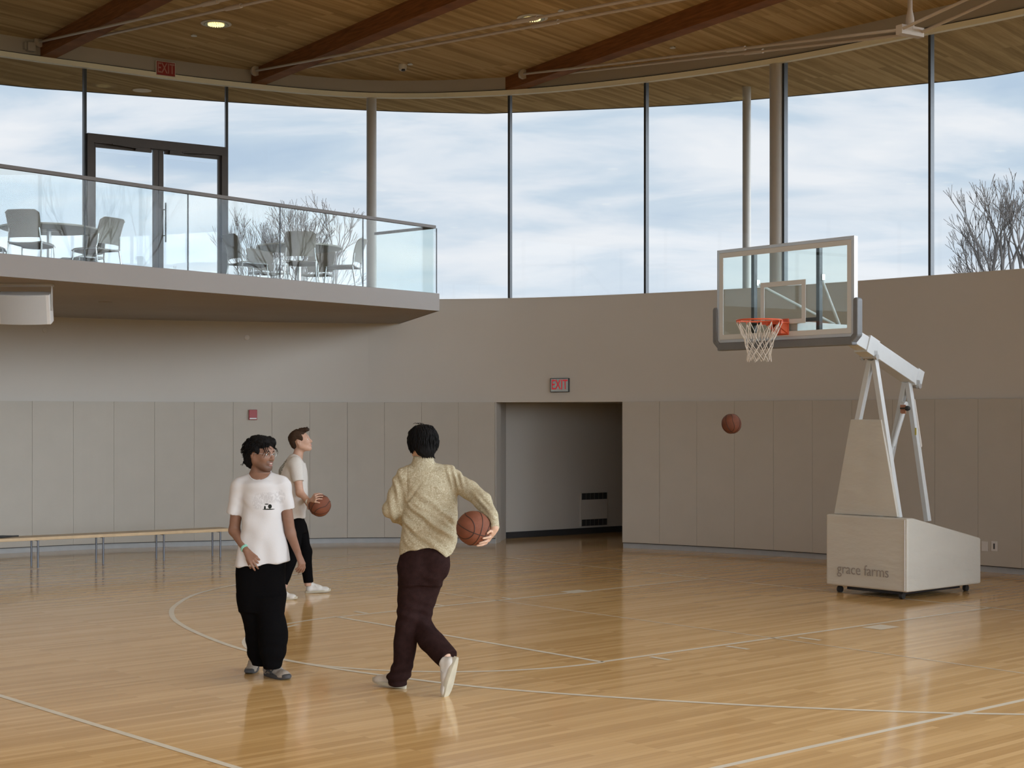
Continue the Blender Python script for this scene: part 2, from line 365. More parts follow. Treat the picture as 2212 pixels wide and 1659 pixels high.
struct(MB().bar((A.x, A.y-0.012, 0.05), (E.x, E.y-0.012, 0.05), 0.02, 0.1).build('baseboard_corridor', 'dark'))
# glass wall
sm = [CG.at_u(u) for u in (184, 490, 795, 1100, 1394, 1693, 2009)]
sm = [sm[0]-2.2*k for k in (4, 3, 2, 1)] + sm
while sm[-1] < sm[0]+CG.L-3.2: sm.append(sm[-1]+2.2)
bal_lo, bal_hi = CG.at_u(0)-6.0, CG.at_u(900)
wn = 0
for i, s0 in enumerate(sm):
    s1 = sm[i+1] if i+1 < len(sm) else sm[0]+CG.L
    z0 = ZF if (s0 < CG.at_u(790) and s0 > bal_lo-3) else (ZS if (bal_lo-3 < s0 < CG.at_u(2212)+7.5) else 0.52)
    a, b = CG.pt(s0), CG.pt(s1); d = (b-a).normalized(); n = Vector((-d.y, d.x)); g = 0.004
    wn += 1
    q = [a+d*g, b-d*g]; z1 = ZT-0.01
    zz0 = z0
    isdoor = abs(s0-CG.at_u(184)) < 0.05
    if isdoor: zz0 = 6.03
    w0 = MB().prism([tuple(q[0]-n*0.008), tuple(q[1]-n*0.008), tuple(q[1]+n*0.008), tuple(q[0]+n*0.008)], zz0+0.002, z1).build('window_%d' % wn, 'glass')
    struct(w0)
    mm = MB().box((a.x+n.x*0.03, a.y+n.y*0.03, (z0+ZT-0.03)/2), (0.036, 0.09, ZT-0.03-z0), math.atan2(d.y, d.x)).build('mullion', 'frame', w0)
    if isdoor: doorA, doorB, doorD, doorN = a.copy(), b.copy(), d.copy(), n.copy()
# steel band over the glass
struct(strip(MB(), CG, 0, CG.L-0.001, -0.06, 0.10, ZT+0.002, lambda x, y: zceil(x, y)+0.05, 0.12).build('trim_1', 'fascia', smooth=True))
struct(strip(MB(), CG, 0, CG.L-0.001, -0.10, -0.01, ZB, ZT, 0.12).build('trim_2', 'strip', smooth=True))
struct(strip(MB(), CG, 0, CG.L-0.001, -0.085, -0.061, ZT, ZT+0.014, 0.12).build('trim_3', 'dark', smooth=True))
# sill trim, a thin dark shadow line under the glass
# roof: wood soffit reaching past the glass
ro = [px(0, 24.15), px(177, 24.64), px(488, 25.4), px(790, 26.05), px(1014, 26.3), px(1098, 26.26), px(1394, 25.8), px(1605, 25.3), px(2009, 24.05), px(2212, 23.26)]
rout = cr([(-14.5, 19), (-10.9, 22.4)] + ro + [(10.5, 20.3), (13.0, 14.5), (14, 8), (13.5, 0), (10, -8), (3, -13.5), (-5, -14), (-12, -10.5), (-16, -3), (-17, 6), (-16.5, 13.5)], 8, True)
rb = MB(); n = len(rout)
rb.add([(x, y, zceil(x, y)) for x, y in rout]+[(x, y, zceil(x, y)+0.16) for x, y in rout], [(i, (i+1) % n, n+(i+1) % n, n+i) for i in range(n)])
cx, cy = -1.5, 7.0
def ring(k, dz): return [(cx+(x-cx)*k, cy+(y-cy)*k, zceil(cx+(x-cx)*k, cy+(y-cy)*k)+dz) for x, y in rout]
for dz in (0.0, 0.16):
    prev = ring(1.0, dz); 
    for k in (0.75, 0.5, 0.25):
        cur = ring(k, dz); rb.add(prev+cur, [(i, (i+1) % n, n+(i+1) % n, n+i) for i in range(n)]); prev = cur
    rb.add(prev, [tuple(range(n))])
ceiling = struct(rb.build('ceiling', 'ceil'))
re_ = MB(); re_.add([(x, y, zceil(x, y)-0.012) for x, y in rout]+[(cx+(x-cx)*1.004, cy+(y-cy)*1.004, zceil(x, y)+0.2) for x, y in rout], [(i, (i+1) % n, n+(i+1) % n, n+i) for i in range(n)])
re_.build('roof_edge', 'blackmetal', ceiling)
# ground outside, at the level of the balcony
n = 200; inn = CW.offs(0.28, n); out = [(math.cos(2*PI*i/n)*80, math.sin(2*PI*i/n)*80+5) for i in range(n)]
base_ang = [math.atan2(p.y-5, p.x) for p in inn]
out = [(math.cos(a)*80, math.sin(a)*80+5) for a in base_ang]
gz = lambda y: 3.42 if y > 13 else max(-0.1, 3.42-(13-y)*0.9)
gm = MB().add([(p.x, p.y, gz(p.y)) for p in inn]+[(x, y, 3.42 if y > 10 else -0.1) for x, y in out], [(i, (i+1) % n, n+(i+1) % n, n+i) for i in range(n)])
struct(gm.build('ground', 'grass'))

# court lines, parts of the floor
def gline(pts, w, z=0.0016):
    P = [ground(u, v) for u, v in pts]; return pline(P, w, z)
def pline(P, w, z=0.0016):
    mb = MB(); n = len(P); b = []
    for i, p in enumerate(P):
        d = (P[min(i+1, n-1)]-P[max(i-1, 0)]); d.z = 0; d.normalize(); s = Vector((-d.y, d.x, 0))*w/2
        b += [(p.x+s.x, p.y+s.y, z), (p.x-s.x, p.y-s.y, z)]
    mb.add(b, [(2*i, 2*i+1, 2*i+3, 2*i+2) for i in range(n-1)])
    return mb.build('court_line', 'line', floor)
gline([(730, 1333), (1530, 1250)], 0.05); gline([(1300, 1430), (2140, 1313)], 0.05); gline([(730, 1333), (1300, 1430)], 0.05)
gline([(960, 1193), (1100, 1205), (1530, 1250), (2140, 1313), (2260, 1325)], 0.04)
gline([(700, 1251), (853, 1267)], 0.022); gline([(853, 1267), (1160, 1309), (1660, 1377), (2250, 1460)], 0.022)
gline([(-60, 1485), (0, 1503), (560, 1674)], 0.05); gline([(1520, 1665), (2260, 1501.5)], 0.05)
fc = (ground(730, 1333)+ground(1300, 1430))/2; fr = 1.834
e1 = (ground(1300, 1430)-ground(730, 1333)).normalized(); e2 = Vector((-e1.y, e1.x, 0)); e2 = -e2 if e2.y > 0 else e2
fr = (ground(1300, 1430)-ground(730, 1333)).length/2+0.02
pline([fc+e1*fr*math.cos(a)+e2*fr*math.sin(a) for a in [PI*k/40 for k in range(41)]], 0.05)
pline([fc-e1*(fr-0.12)*math.cos(a)+e2*(fr-0.12)*math.sin(a) for a in [0.35+0.5*k/8 for k in range(9)]], 0.05, 0.0017)
arc = [(2330, 1547), (2212, 1543.5), (1960, 1538), (1550, 1520), (1100, 1490), (850, 1462), (650, 1432), (520, 1402), (430, 1369), (385, 1345), (371, 1328), (376, 1311), (408, 1290), (450, 1276), (510, 1263.5), (624, 1243), (740, 1228), (859, 1216)]
AP = [ground(u, v) for u, v in arc]; pline([Vector((x, y, 0)) for x, y in cr([(p.x, p.y) for p in AP], 8)], 0.052, 0.0018)
for (u, v, L) in ((1725, 1377, .24), (1570, 1396, .24), (1405, 1419, .22), (767, 1321, .2), (933, 1305, .2), (1083, 1291, .2)):
    p = ground(u, v); dd = (ground(1300, 1430)-ground(730, 1333)).normalized(); pline([p, p+dd*L], 0.05, 0.0019)
for (u, v) in ((1245, 1278), (1903, 1355)):
    p = ground(u, v); dd = (ground(1300, 1430)-ground(730, 1333)).normalized(); pline([p-dd*0.11, p+dd*0.11], 0.30, 0.0019)

# double door in the glass wall
door = struct(thing('door_1', 'bronze framed double glass door onto the balcony', 'door', (doorA.x, doorA.y, ZF)))
for k in ('label', 'category'): del door[k]
rz = math.atan2(doorD.y, doorD.x); W = (doorB-doorA).length
def dp(t, z, off=0.0): p = doorA+doorD*t+doorN*off; return (p.x, p.y, z)
df = MB()
df.box(dp(0.06, (ZF+6.02)/2), (0.095, 0.14, 6.02-ZF), rz); df.box(dp(W-0.06, (ZF+6.02)/2), (0.095, 0.14, 6.02-ZF), rz)
df.box(dp(W/2, 5.955), (W-0.03, 0.15, 0.13), rz); df.box(dp(W*0.28, 5.88), (W*0.32, 0.05, 0.03), rz)
df.build('door_frame', 'bronze', door)
for sgn in (-1, 1):
    df = MB(); c = W/2
    df.box(dp(c+sgn*0.04, (ZF+5.89)/2), (0.07, 0.06, 5.87-ZF), rz); df.box(dp(c+sgn*(W/2-0.13), (ZF+5.89)/2), (0.03, 0.05, 5.87-ZF), rz)
    df.box(dp(c+sgn*W/4, 5.865), (W/2-0.2, 0.05, 0.05), rz); df.box(dp(c+sgn*W/4, ZF+0.06), (W/2-0.2, 0.05, 0.09), rz)
    lf = df.build('door_leaf', 'bronze', door)
    g = MB(); g.box(dp(c+sgn*W/4, (ZF+5.87)/2), (W/2-0.25, 0.012, 5.77-ZF-0.1), rz); g.build('door_glass', 'glass', lf)
    h = MB(); h.tube([dp(c+sgn*0.085, 4.53, -0.09), dp(c+sgn*0.085, 5.11, -0.09)], 0.012); h.bar(dp(c+sgn*0.085, 4.63, -0.09), dp(c+sgn*0.06, 4.63, 0), 0.014, 0.014); h.bar(dp(c+sgn*0.085, 5.01, -0.09), dp(c+sgn*0.06, 5.01, 0), 0.014, 0.014)
    h.build('pull_handle', 'frame', lf)
    h = MB(); h.box(dp(c+sgn*W*0.12, 5.86, -0.07), (0.22, 0.05, 0.05), rz); h.bar(dp(c+sgn*W*0.16, 5.87, -0.10), dp(c+sgn*W*0.33, 5.89, -0.10), 0.02, 0.015); h.bar(dp(c+sgn*W*0.33, 5.89, -0.10), dp(c+sgn*W*0.27, 5.91, -0.02), 0.02, 0.015)
    h.build('door_closer', 'bronze', lf)

# columns in and beyond the glass line
def column(u, off, rad, z0, z1, label):
    s = CG.at_u(u); p = CG.pt(s)+CG.nrm(s)*off
    return tag(MB().lathe((p.x, p.y, z0), [(rad, 0), (rad, z1-z0)], 32).build('steel_column', 'column', smooth=True, loc=(p.x, p.y, z0)), label, 'column')
column(802.5, 0.0, 0.078, ZF, ZT+0.0, 'round grey column rising from the balcony floor behind the railing')
column(1677.5, 0.0, 0.098, ZS, ZT+0.0, 'thick round grey column standing on the wall top, above the backboard')
p = at(1613, 600, 24.35); tag(MB().lathe((p.x, p.y, 3.42), [(0.067, 0), (0.067, zceil(p.x, p.y)-3.42)], 32).build('steel_column', 'column', smooth=True, loc=(p.x, p.y, 3.42)), 'thin round grey column outside the glass, under the eaves', 'column')

# ---------------------------------------------------------------- roof trusses
BW = 0.21
def truss(p0, dr, rod0, rod1, label, post=True):
    """p0 lower left corner of the timber at the glass, dr its plan direction, rod0/rod1 = (distance, height) of the tie rods"""
    d = Vector(dr).normalized(); n = Vector((-d.y, d.x)); n = n if n.x > 0 else -n
    t = thing('roof_truss', label, 'roof beam', (p0[0], p0[1], 7.02), 'timber roof trusses')
    Lb = 26.0; P = Vector(p0)
    mb = MB(); a = P-d*0.06; vs = []
    for k in range(27):
        q = P+d*(k*1.0-0.06); q2 = q+n*BW; zt = zceil(q.x, q.y)+0.03; zt2 = zceil(q2.x, q2.y)+0.03
        vs += [(q.x, q.y, 7.02), (q2.x, q2.y, 7.02), (q2.x, q2.y, zt2), (q.x, q.y, zt)]
    mb.add(vs, [(4*i+j, 4*i+(j+1) % 4, 4*i+4+(j+1) % 4, 4*i+4+j) for i in range(26) for j in range(4)]+[(0, 1, 2, 3), (107, 106, 105, 104)])
    mb.build('beam', 'beam', t)
    for sd in (-0.04, BW+0.04):
        q0 = P+d*rod0[0]+n*sd; q1 = P+d*rod1[0]+n*(sd if sd > 0 else sd); q2 = P+d*(2*rod1[0]-rod0[0])+n*sd
        mb = MB(); mb.tube([(q0.x, q0.y, rod0[1]), (q1.x, q1.y, rod1[1])], 0.017, 10); mb.tube([(q1.x, q1.y, rod1[1]), (q2.x, q2.y, rod0[1])], 0.017, 10)
        for f in (0.62,):
            for (pa, pb) in (((q0, rod0[1]), (q1, rod1[1])), ((q1, rod1[1]), (q2, rod0[1]))):
                f2 = f if pa[0] is q0 else 0.34
                m0 = pa[0].lerp(pb[0], f2); m1 = pa[0].lerp(pb[0], f2+0.045); z0 = pa[1]+(pb[1]-pa[1])*f2; z1 = pa[1]+(pb[1]-pa[1])*(f2+0.045)
                mb.tube([(m0.x, m0.y, z0), (m1.x, m1.y, z1)], 0.027, 10)
        mb.build('tie_rod', 'rod', t, smooth=True)
        mb = MB(); mb.lathe((q0.x, q0.y, rod0[1]), [(0.075, -0.022), (0.075, 0.022)], 16, axis=(d.x, d.y, 0.0)); q = q0-d*0.09
        mb.tube([(q.x, q.y, rod0[1]), (q0.x, q0.y, rod0[1])], [0.028, 0.05], 12); q = q0-d*0.07
        mb.lathe((q.x, q.y, rod0[1]), [(0.05, -0.012), (0.05, 0.012)], 16, axis=(n.x, n.y, 0))
        mb.build('rod_anchor', 'rod', t, smooth=True)
    c = P+d*rod1[0]+n*BW/2; mb = MB(); mb.tube([(c.x, c.y, rod1[1]-0.02), (c.x, c.y, rod1[1]+0.14), (c.x, c.y, rod1[1]+0.24), (c.x, c.y, 7.03)], [0.048, 0.045, 0.026, 0.026], 14)
    mb.bar((c.x-n.x*0.17, c.y-n.y*0.17, rod1[1]), (c.x+n.x*0.17, c.y+n.y*0.17, rod1[1]), 0.09, 0.10)
    mb.build('king_post', 'rod', t, smooth=True)
    return t
truss((-6.71, 21.6), (.61, -.79), (0.2, 7.21), (8.4, 6.30), 'leftmost brown timber roof beam, ending beside the grey light bracket')
truss((-4.07, 23.38), (.578, -.816), (0.43, 7.166), (11.2, 6.07), 'middle brown timber roof beam, between the two glowing downlights')
truss((-0.144, 23.75), (.53, -.848), (0.655, 7.155), (8.32, 6.18), 'rightmost brown timber roof beam, with its king post showing top right')

# ---------------------------------------------------------------- small things on the ceiling
def downlight(u, v, label):
    p = atz(u, v, 7.25); z = zceil(p.x, p.y); p = atz(u, v, z)
    t = thing('downlight', label, 'ceiling light', (p.x, p.y, z), 'round ceiling downlights')
    MB().lathe((p.x, p.y, z), [(0.165, 0.0), (0.20, 0.0), (0.205, -0.012), (0.165, -0.02), (0.155, -0.004)], 40).build('trim_ring', 'offwhite', t, smooth=True)
    MB().lathe((p.x, p.y, z), [(0.02, -0.006), (0.158, -0.022), (0.150, -0.014)], 32).build('reflector', 'reflector', t, smooth=True)
    mb = MB()
    for r, k in ((0.018, 3), (0.045, 9), (0.073, 14), (0.101, 20)):
        for i in range(k):
            a = 2*PI*i/k+r*9; mb.lathe((p.x+r*math.cos(a), p.y+r*math.sin(a)-0.01, z-0.035), [(0.0085, 0.0), (0.009, 0.02)], 6)
    mb.build('lamp_cluster', 'lamp', t)
    la = bpy.data.lights.new('downlight_lamp', 'AREA'); la.shape = 'DISK'; la.size = 0.24; la.energy = LAMP_W; la.color = (1.0, 0.86, 0.68); la.spread = math.radians(125)
    lo = bpy.data.objects.new('downlight_lamp', la); COL.objects.link(lo); lo.parent = t; lo.location = (0, 0, -0.05)
    return t
LAMP_W = 13.0
dl0 = downlight(467, 50, 'glowing round downlight between the left and middle roof beams')
downlight(1150, 38, 'glowing round downlight between the middle and right roof beams')
for iy in range(7):  # unseen lit downlights, added in a grid to brighten the near floor
    for ix in range(4):
        x, y = -9.4+4.1*ix, 16.0-4.0*iy
        if (abs(x) > 7 and (y < -3)) or (iy == 6 and ix in (0, 3)): continue
        c = copy_tree(dl0); c.location = (x, y, zceil(x, y)); c['label'] = 'unseen downlight added to brighten the floor, %s row from the far windows, %s from left' % (('third', 'fourth', 'fifth', 'sixth', 'seventh', 'eighth', 'last')[iy], ('first', 'second', 'third', 'fourth')[ix])
for u, v, l in ((419, 75, 'small white ceiling disc just below the left glowing downlight'), (886, 137, 'small white ceiling disc beside the dome camera'),
                (1212, 21, 'small white ceiling disc above the right glowing downlight'), (1453, 101, 'small white ceiling disc right of the rightmost roof beam')):
    p = atz(u, v, 7.25); z = zceil(p.x, p.y); p = atz(u, v, z)
    tag(MB().lathe((p.x, p.y, z), [(0.03, 0.0), (0.03, -0.012), (0.042, -0.014), (0.042, -0.02)], 20).build('sprinkler_cover', 'white', smooth=True, loc=(p.x, p.y, z)), l, 'sprinkler cover', 'sprinkler covers in the ceiling')
p = atz(870, 141, 7.22); z = zceil(p.x, p.y); t = thing('dome_camera', 'small white dome camera on the wood ceiling above the glass', 'camera', (p.x, p.y, z))
MB().lathe(p, [(0.05, 0.03), (0.06, 0.0), (0.062, -0.03), (0.055, -0.07), (0.03, -0.085)], 24).build('housing', 'offwhite', t, smooth=True)
MB().lathe((p.x+0.01, p.y-0.03, p.z-0.065), [(0.03, 0), (0.03, -0.025), (0.015, -0.03)], 16).build('lens', 'blackmetal', t, smooth=True)
p = atz(307, 197, 7.19); tag(MB().lathe((p.x, p.y, zceil(p.x, p.y)), [(0.15, 0.0), (0.15, -0.012), (0.12, -0.014)], 30).build('soffit_light', pm('soffit_lens', (0.55, 0.42, 0.25), 0.4), smooth=True, loc=(p.x, p.y, zceil(p.x, p.y))), 'unlit round light in the wood eaves outside the glass', 'soffit light')
# bracket light left of the first beam
s = CG.at_u(60); q = CG.pt(s)-CG.nrm(s)*0.07; nn = -CG.nrm(s); rz = math.atan2(nn.y, nn.x)-PI/2
t = thing('emergency_light', 'small grey emergency light on the steel band left of the first beam', 'emergency light', (q.x, q.y, 7.03))
c = Vector((q.x, q.y, 7.12))+Vector((nn.x, nn.y, 0))*0.06
MB().box(c, (0.11, 0.1, 0.12), rz).build('housing', 'fascia', t, bevel=0.008)
MB().box(c+Vector((-0.075, -0.02, 0.01)), (0.03, 0.06, 0.1), rz+0.3).build('lamp_head', 'fascia', t, bevel=0.008)

# exit signs
def exit_sign(c, x, nrm, w, h, face, letter, border, label, sx):
    t = thing('exit_sign', label, 'exit sign', tuple(c)); R = frameR(x, nrm); c = Vector(c); nv = Vector(nrm).normalized()
    MB().box(c+nv*0.02, (w, h, 0.04), R=R).build('housing', border, t, bevel=0.003)
    MB().box(c+nv*0.041, (w-0.02, h-0.02, 0.004), R=R).build('face', face, t)
    text_mesh('exit_lettering', 'EXIT', h*0.98, letter, t, c+nv*0.0445, R, sx=sx, ext=0.0015, bold=0.002)
    return t
s = CG.at_u(352.5); q = CG.pt(s)-CG.nrm(s)*0.062; m = -CG.nrm(s); zc = CZ+(HY-150)*q.y/F
exit_sign((q.x, q.y, zc), Vector((-m.y, m.x, 0)), (m.x, m.y, 0), 0.30, 0.215, 'exitred', 'letter', 'offwhite', 'red exit sign with pale letters on the steel band under the ceiling', 0.62)
s = CW.at_u(1210.5); q = CW.pt(s); m = -CW.nrm(s); zc = CZ+(HY-832)*q.y/F
exit_sign((q.x, q.y, zc), Vector((-m.y, m.x, 0)), (m.x, m.y, 0), 0.305, 0.215, 'exitface', 'exitletter', 'frame', 'grey exit sign with red letters on the wall above the doorway', 0.62)
# wall devices
def on_wall(u, v, off=0.0):
    s = CW.at_u(u); q = CW.pt(s)-CW.nrm(s)*off; m = -CW.nrm(s); return Vector((q.x, q.y, CZ+(HY-v)*q.y/F)), Vector((m.x, m.y, 0))
c, m = on_wall(545, 896, 0.055); t = thing('fire_alarm', 'small red fire alarm on the wall panels above the man in the white shirt', 'fire alarm', tuple(c)); R = frameR(Vector((-m.y, m.x, 0)), m)
MB().box(c+m*0.02, (0.125, 0.155, 0.04), R=R).build('housing', 'red', t, bevel=0.006)
MB().box(c+m*0.042-Vector((0, 0, 0.058)), (0.105, 0.02, 0.006), R=R).build('label_strip', 'white', t)
c, m = on_wall(533, 729); tag(MB().lathe(c, [(0.042, 0), (0.042, 0.012), (0.032, 0.018)], 24, axis=m).build('wall_disc', 'offwhite', smooth=True, loc=c), 'small round white cover on the wall under the balcony', 'wall cover')
c, m = on_wall(98, 713); tag(MB().lathe(c, [(0.042, 0), (0.042, 0.008), (0.036, 0.011)], 24, axis=m).build('wall_disc', 'wall', smooth=True, loc=c), 'small round wall-coloured cover on the wall below the speaker', 'wall cover')
for u, l in ((2132, 'white wall plate just right of the hoop base padding'), (2153, 'double outlet plate low on the far right wall panels')):
    c, m = on_wall(u, 1180, 0.055); t = thing('outlet_plate', l, 'outlet', tuple(c)); R = frameR(Vector((-m.y, m.x, 0)), m)
    MB().box(c+m*0.004, (0.085, 0.125, 0.008), R=R).build('plate', 'offwhite', t, bevel=0.003)
    if u > 2140: MB().box(c+m*0.009, (0.02, 0.07, 0.003), R=R).build('socket', 'blackmetal', t)
# corridor heater grille
nC3 = Vector((nC.x, nC.y, 0)); pA = ray_plane(1252, 1138, (A.x, A.y, 0), nC3); pB = ray_plane(1310, 1062, (A.x, A.y, 0), nC3)
cc = (pA+pB)/2; ww = Vector((pB.x-pA.x, pB.y-pA.y, 0)).length; hh = pB.z-pA.z; inw = -nC3; R = frameR(Vector((dC.x, dC.y, 0)), inw)
t = thing('wall_heater', 'pale wall heater with two dark grilles inside the doorway', 'heater', tuple(cc))
MB().box(cc+inw*0.015, (ww, hh, 0.03), R=R).build('casing', 'wall', t, bevel=0.004)
for sg in (-1, 1):
    g = MB().box(cc+inw*0.032+Vector((0, 0, sg*hh*0.385)), (ww*0.93, hh*0.19, 0.004), R=R).build('grille', 'dark', t)
    ex = Vector((dC.x, dC.y, 0)); gm_ = pm('grille_bar', (0.12, 0.12, 0.11), 0.5)
    for k in range(7): MB().box(cc+inw*0.036+Vector((0, 0, sg*hh*0.385))+ex*ww*0.93*(k/6-0.5), (0.008, hh*0.19, 0.006), R=R).build('grille_bar', gm_, g)

# ---------------------------------------------------------------- balcony
Ac = Vector((-1.01, 21.1)); dB = Vector((.642, .767)).normalized()
end = Ac-dB*15.5
sW1 = CW.at_u(862); wpts = []
k = sW1
while k > sW1-17: q = CW.pt(k)-CW.nrm(k)*0.002; wpts.append((q.x, q.y)); k -= 0.24
poly = [tuple(Ac), tuple(CW.pt(sW1))]+wpts+[tuple(end)]
bal = thing('balcony', 'balcony slab with pale edge and dark underside cantilevered from the left wall', 'balcony', (Ac.x, Ac.y, ZU))
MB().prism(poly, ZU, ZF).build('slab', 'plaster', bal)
side = (CW.pt(sW1)-Ac); sd = side.normalized()
mb = MB(); nB = Vector((dB.y, -dB.x))     # towards the court
mb.prism([tuple(end), tuple(Ac), tuple(Ac+nB*0.012+sd*-0.002), tuple(end+nB*0.012)], ZU-0.004, ZF+0.004)
nS = Vector((sd.y, -sd.x)); nS = nS if nS.x > 0 else -nS
mb.prism([tuple(Ac), tuple(Ac+nB*0.012), tuple(Ac+nS*0.012+side), tuple(Ac+side)], ZU-0.004, ZF+0.004)
mb.build('edge_fascia', 'wall_shaded', bal)
c = Vector(ray_plane(228, 652, (0, 0, ZU), (0, 0, 1))); MB().lathe((c.x, c.y, ZU), [(0.09, 0.0), (0.085, -0.008)], 24).build('soffit_disc', 'plaster', bal, smooth=True)
# glass railing
ra = thing('glass_railing', 'clear glass balcony railing with a slim bronze handrail', 'railing', (Ac.x, Ac.y, ZF))
R0 = Ac-dB*0.03-nB*0.06; zr = 4.585
def rail_t(u): k = (u-U0)/F; return (R0.x-k*R0.y)/(dB.x-k*dB.y)
js = [rail_t(u) for u in (943, 784, 605, 406, 183)]
while js[-1] < 14: js.append(js[-1]+1.45)
for a, b in zip(js[:-1], js[1:]):
    p0 = R0-dB*(a+0.006); p1 = R0-dB*(b-0.006); hN = nB*0.008
    MB().prism([tuple(p0-hN), tuple(p1-hN), tuple(p1+hN), tuple(p0+hN)], ZF, zr-0.02).build('glass_panel', 'railglass', ra)
    MB().box(((R0-dB*a).x, (R0-dB*a).y, (ZF+zr)/2), (0.009, 0.014, zr-ZF-0.03), math.atan2(dB.y, dB.x)).build('joint_seal', 'frame', ra)
p0 = R0+dB*0.012; p1 = R0-dB*14; MB().bar((p0.x, p0.y, zr), (p1.x, p1.y, zr), 0.05, 0.04).build('handrail', 'rail', ra)
pe = R0-nB*1.14; p0 = R0-nB*0.03; MB().bar((p0.x, p0.y, zr-0.005), (pe.x, pe.y, zr-0.005), 0.045, 0.035).build('side_handrail', 'rail', ra)
hN = dB*0.008; MB().prism([tuple(R0-nB*0.02-hN), tuple(pe-hN), tuple(pe+hN), tuple(R0-nB*0.02+hN)], ZF, zr-0.025).build('side_glass_panel', 'railglass', ra)
MB().bar((R0.x, R0.y, ZF+0.004), ((R0-dB*14).x, (R0-dB*14).y, ZF+0.004), 0.05, 0.016).build('base_channel', 'frame', ra)

# loudspeaker under the balcony
c = at(53, 667, 16.85); t = thing('loudspeaker', 'wide white loudspeaker hanging on a bracket under the balcony', 'loudspeaker', (c.x, c.y, 2.95))
Rs = Matrix.Rotation(math.radians(4), 3, 'Z') @ Matrix.Rotation(math.radians(15), 3, 'X')
prof = [(-0.28, 0.15), (0.275, 0.15), (0.285, 0.0)]+[(0.285-0.07*abs(k-4)/4*0-0.57*k/8*1.0, -0.05-0.035*(1-((k-4)/4)**2)) for k in range(9)]+[(-0.285, 0.0)]
mb = MB(); n = len(prof); mb.add([c+Rs @ Vector((x, y, z)) for z in (-0.165, 0.165) for x, y in prof], [tuple(range(n-1, -1, -1)), tuple(range(n, 2*n))]+[(i, (i+1) % n, n+(i+1) % n, n+i) for i in range(n)])
mb.build('cabinet', 'offwhite', t, bevel=0.006)
mb = MB(); g = [(0.25-0.5*k/10, -0.062-0.035*(1-((k-5)/5)**2)) for k in range(11)]; g2 = [(x, y+0.02) for x, y in reversed(g)]; pr = g+g2; n = len(pr)
mb.add([c+Rs @ Vector((x, y, z)) for z in (-0.16, 0.16) for x, y in pr], [tuple(range(n-1, -1, -1)), tuple(range(n, 2*n))]+[(i, (i+1) % n, n+(i+1) % n, n+i) for i in range(n)])
mb.build('grille', pm('speaker_mesh', (0.47, 0.47, 0.455), 0.7, bump=0.3, bscale=500), t, smooth=True)
mb = MB()
for sx in (-0.292, 0.292): mb.bar(c+Vector((sx, 0.03, -0.02)), Vector((c.x+sx, c.y+0.03, ZU)), 0.006, 0.05, up=(0, 1, 0))
mb.box((c.x, c.y+0.03, ZU-0.015), (0.60, 0.12, 0.028)); mb.build('bracket', 'fascia', t)

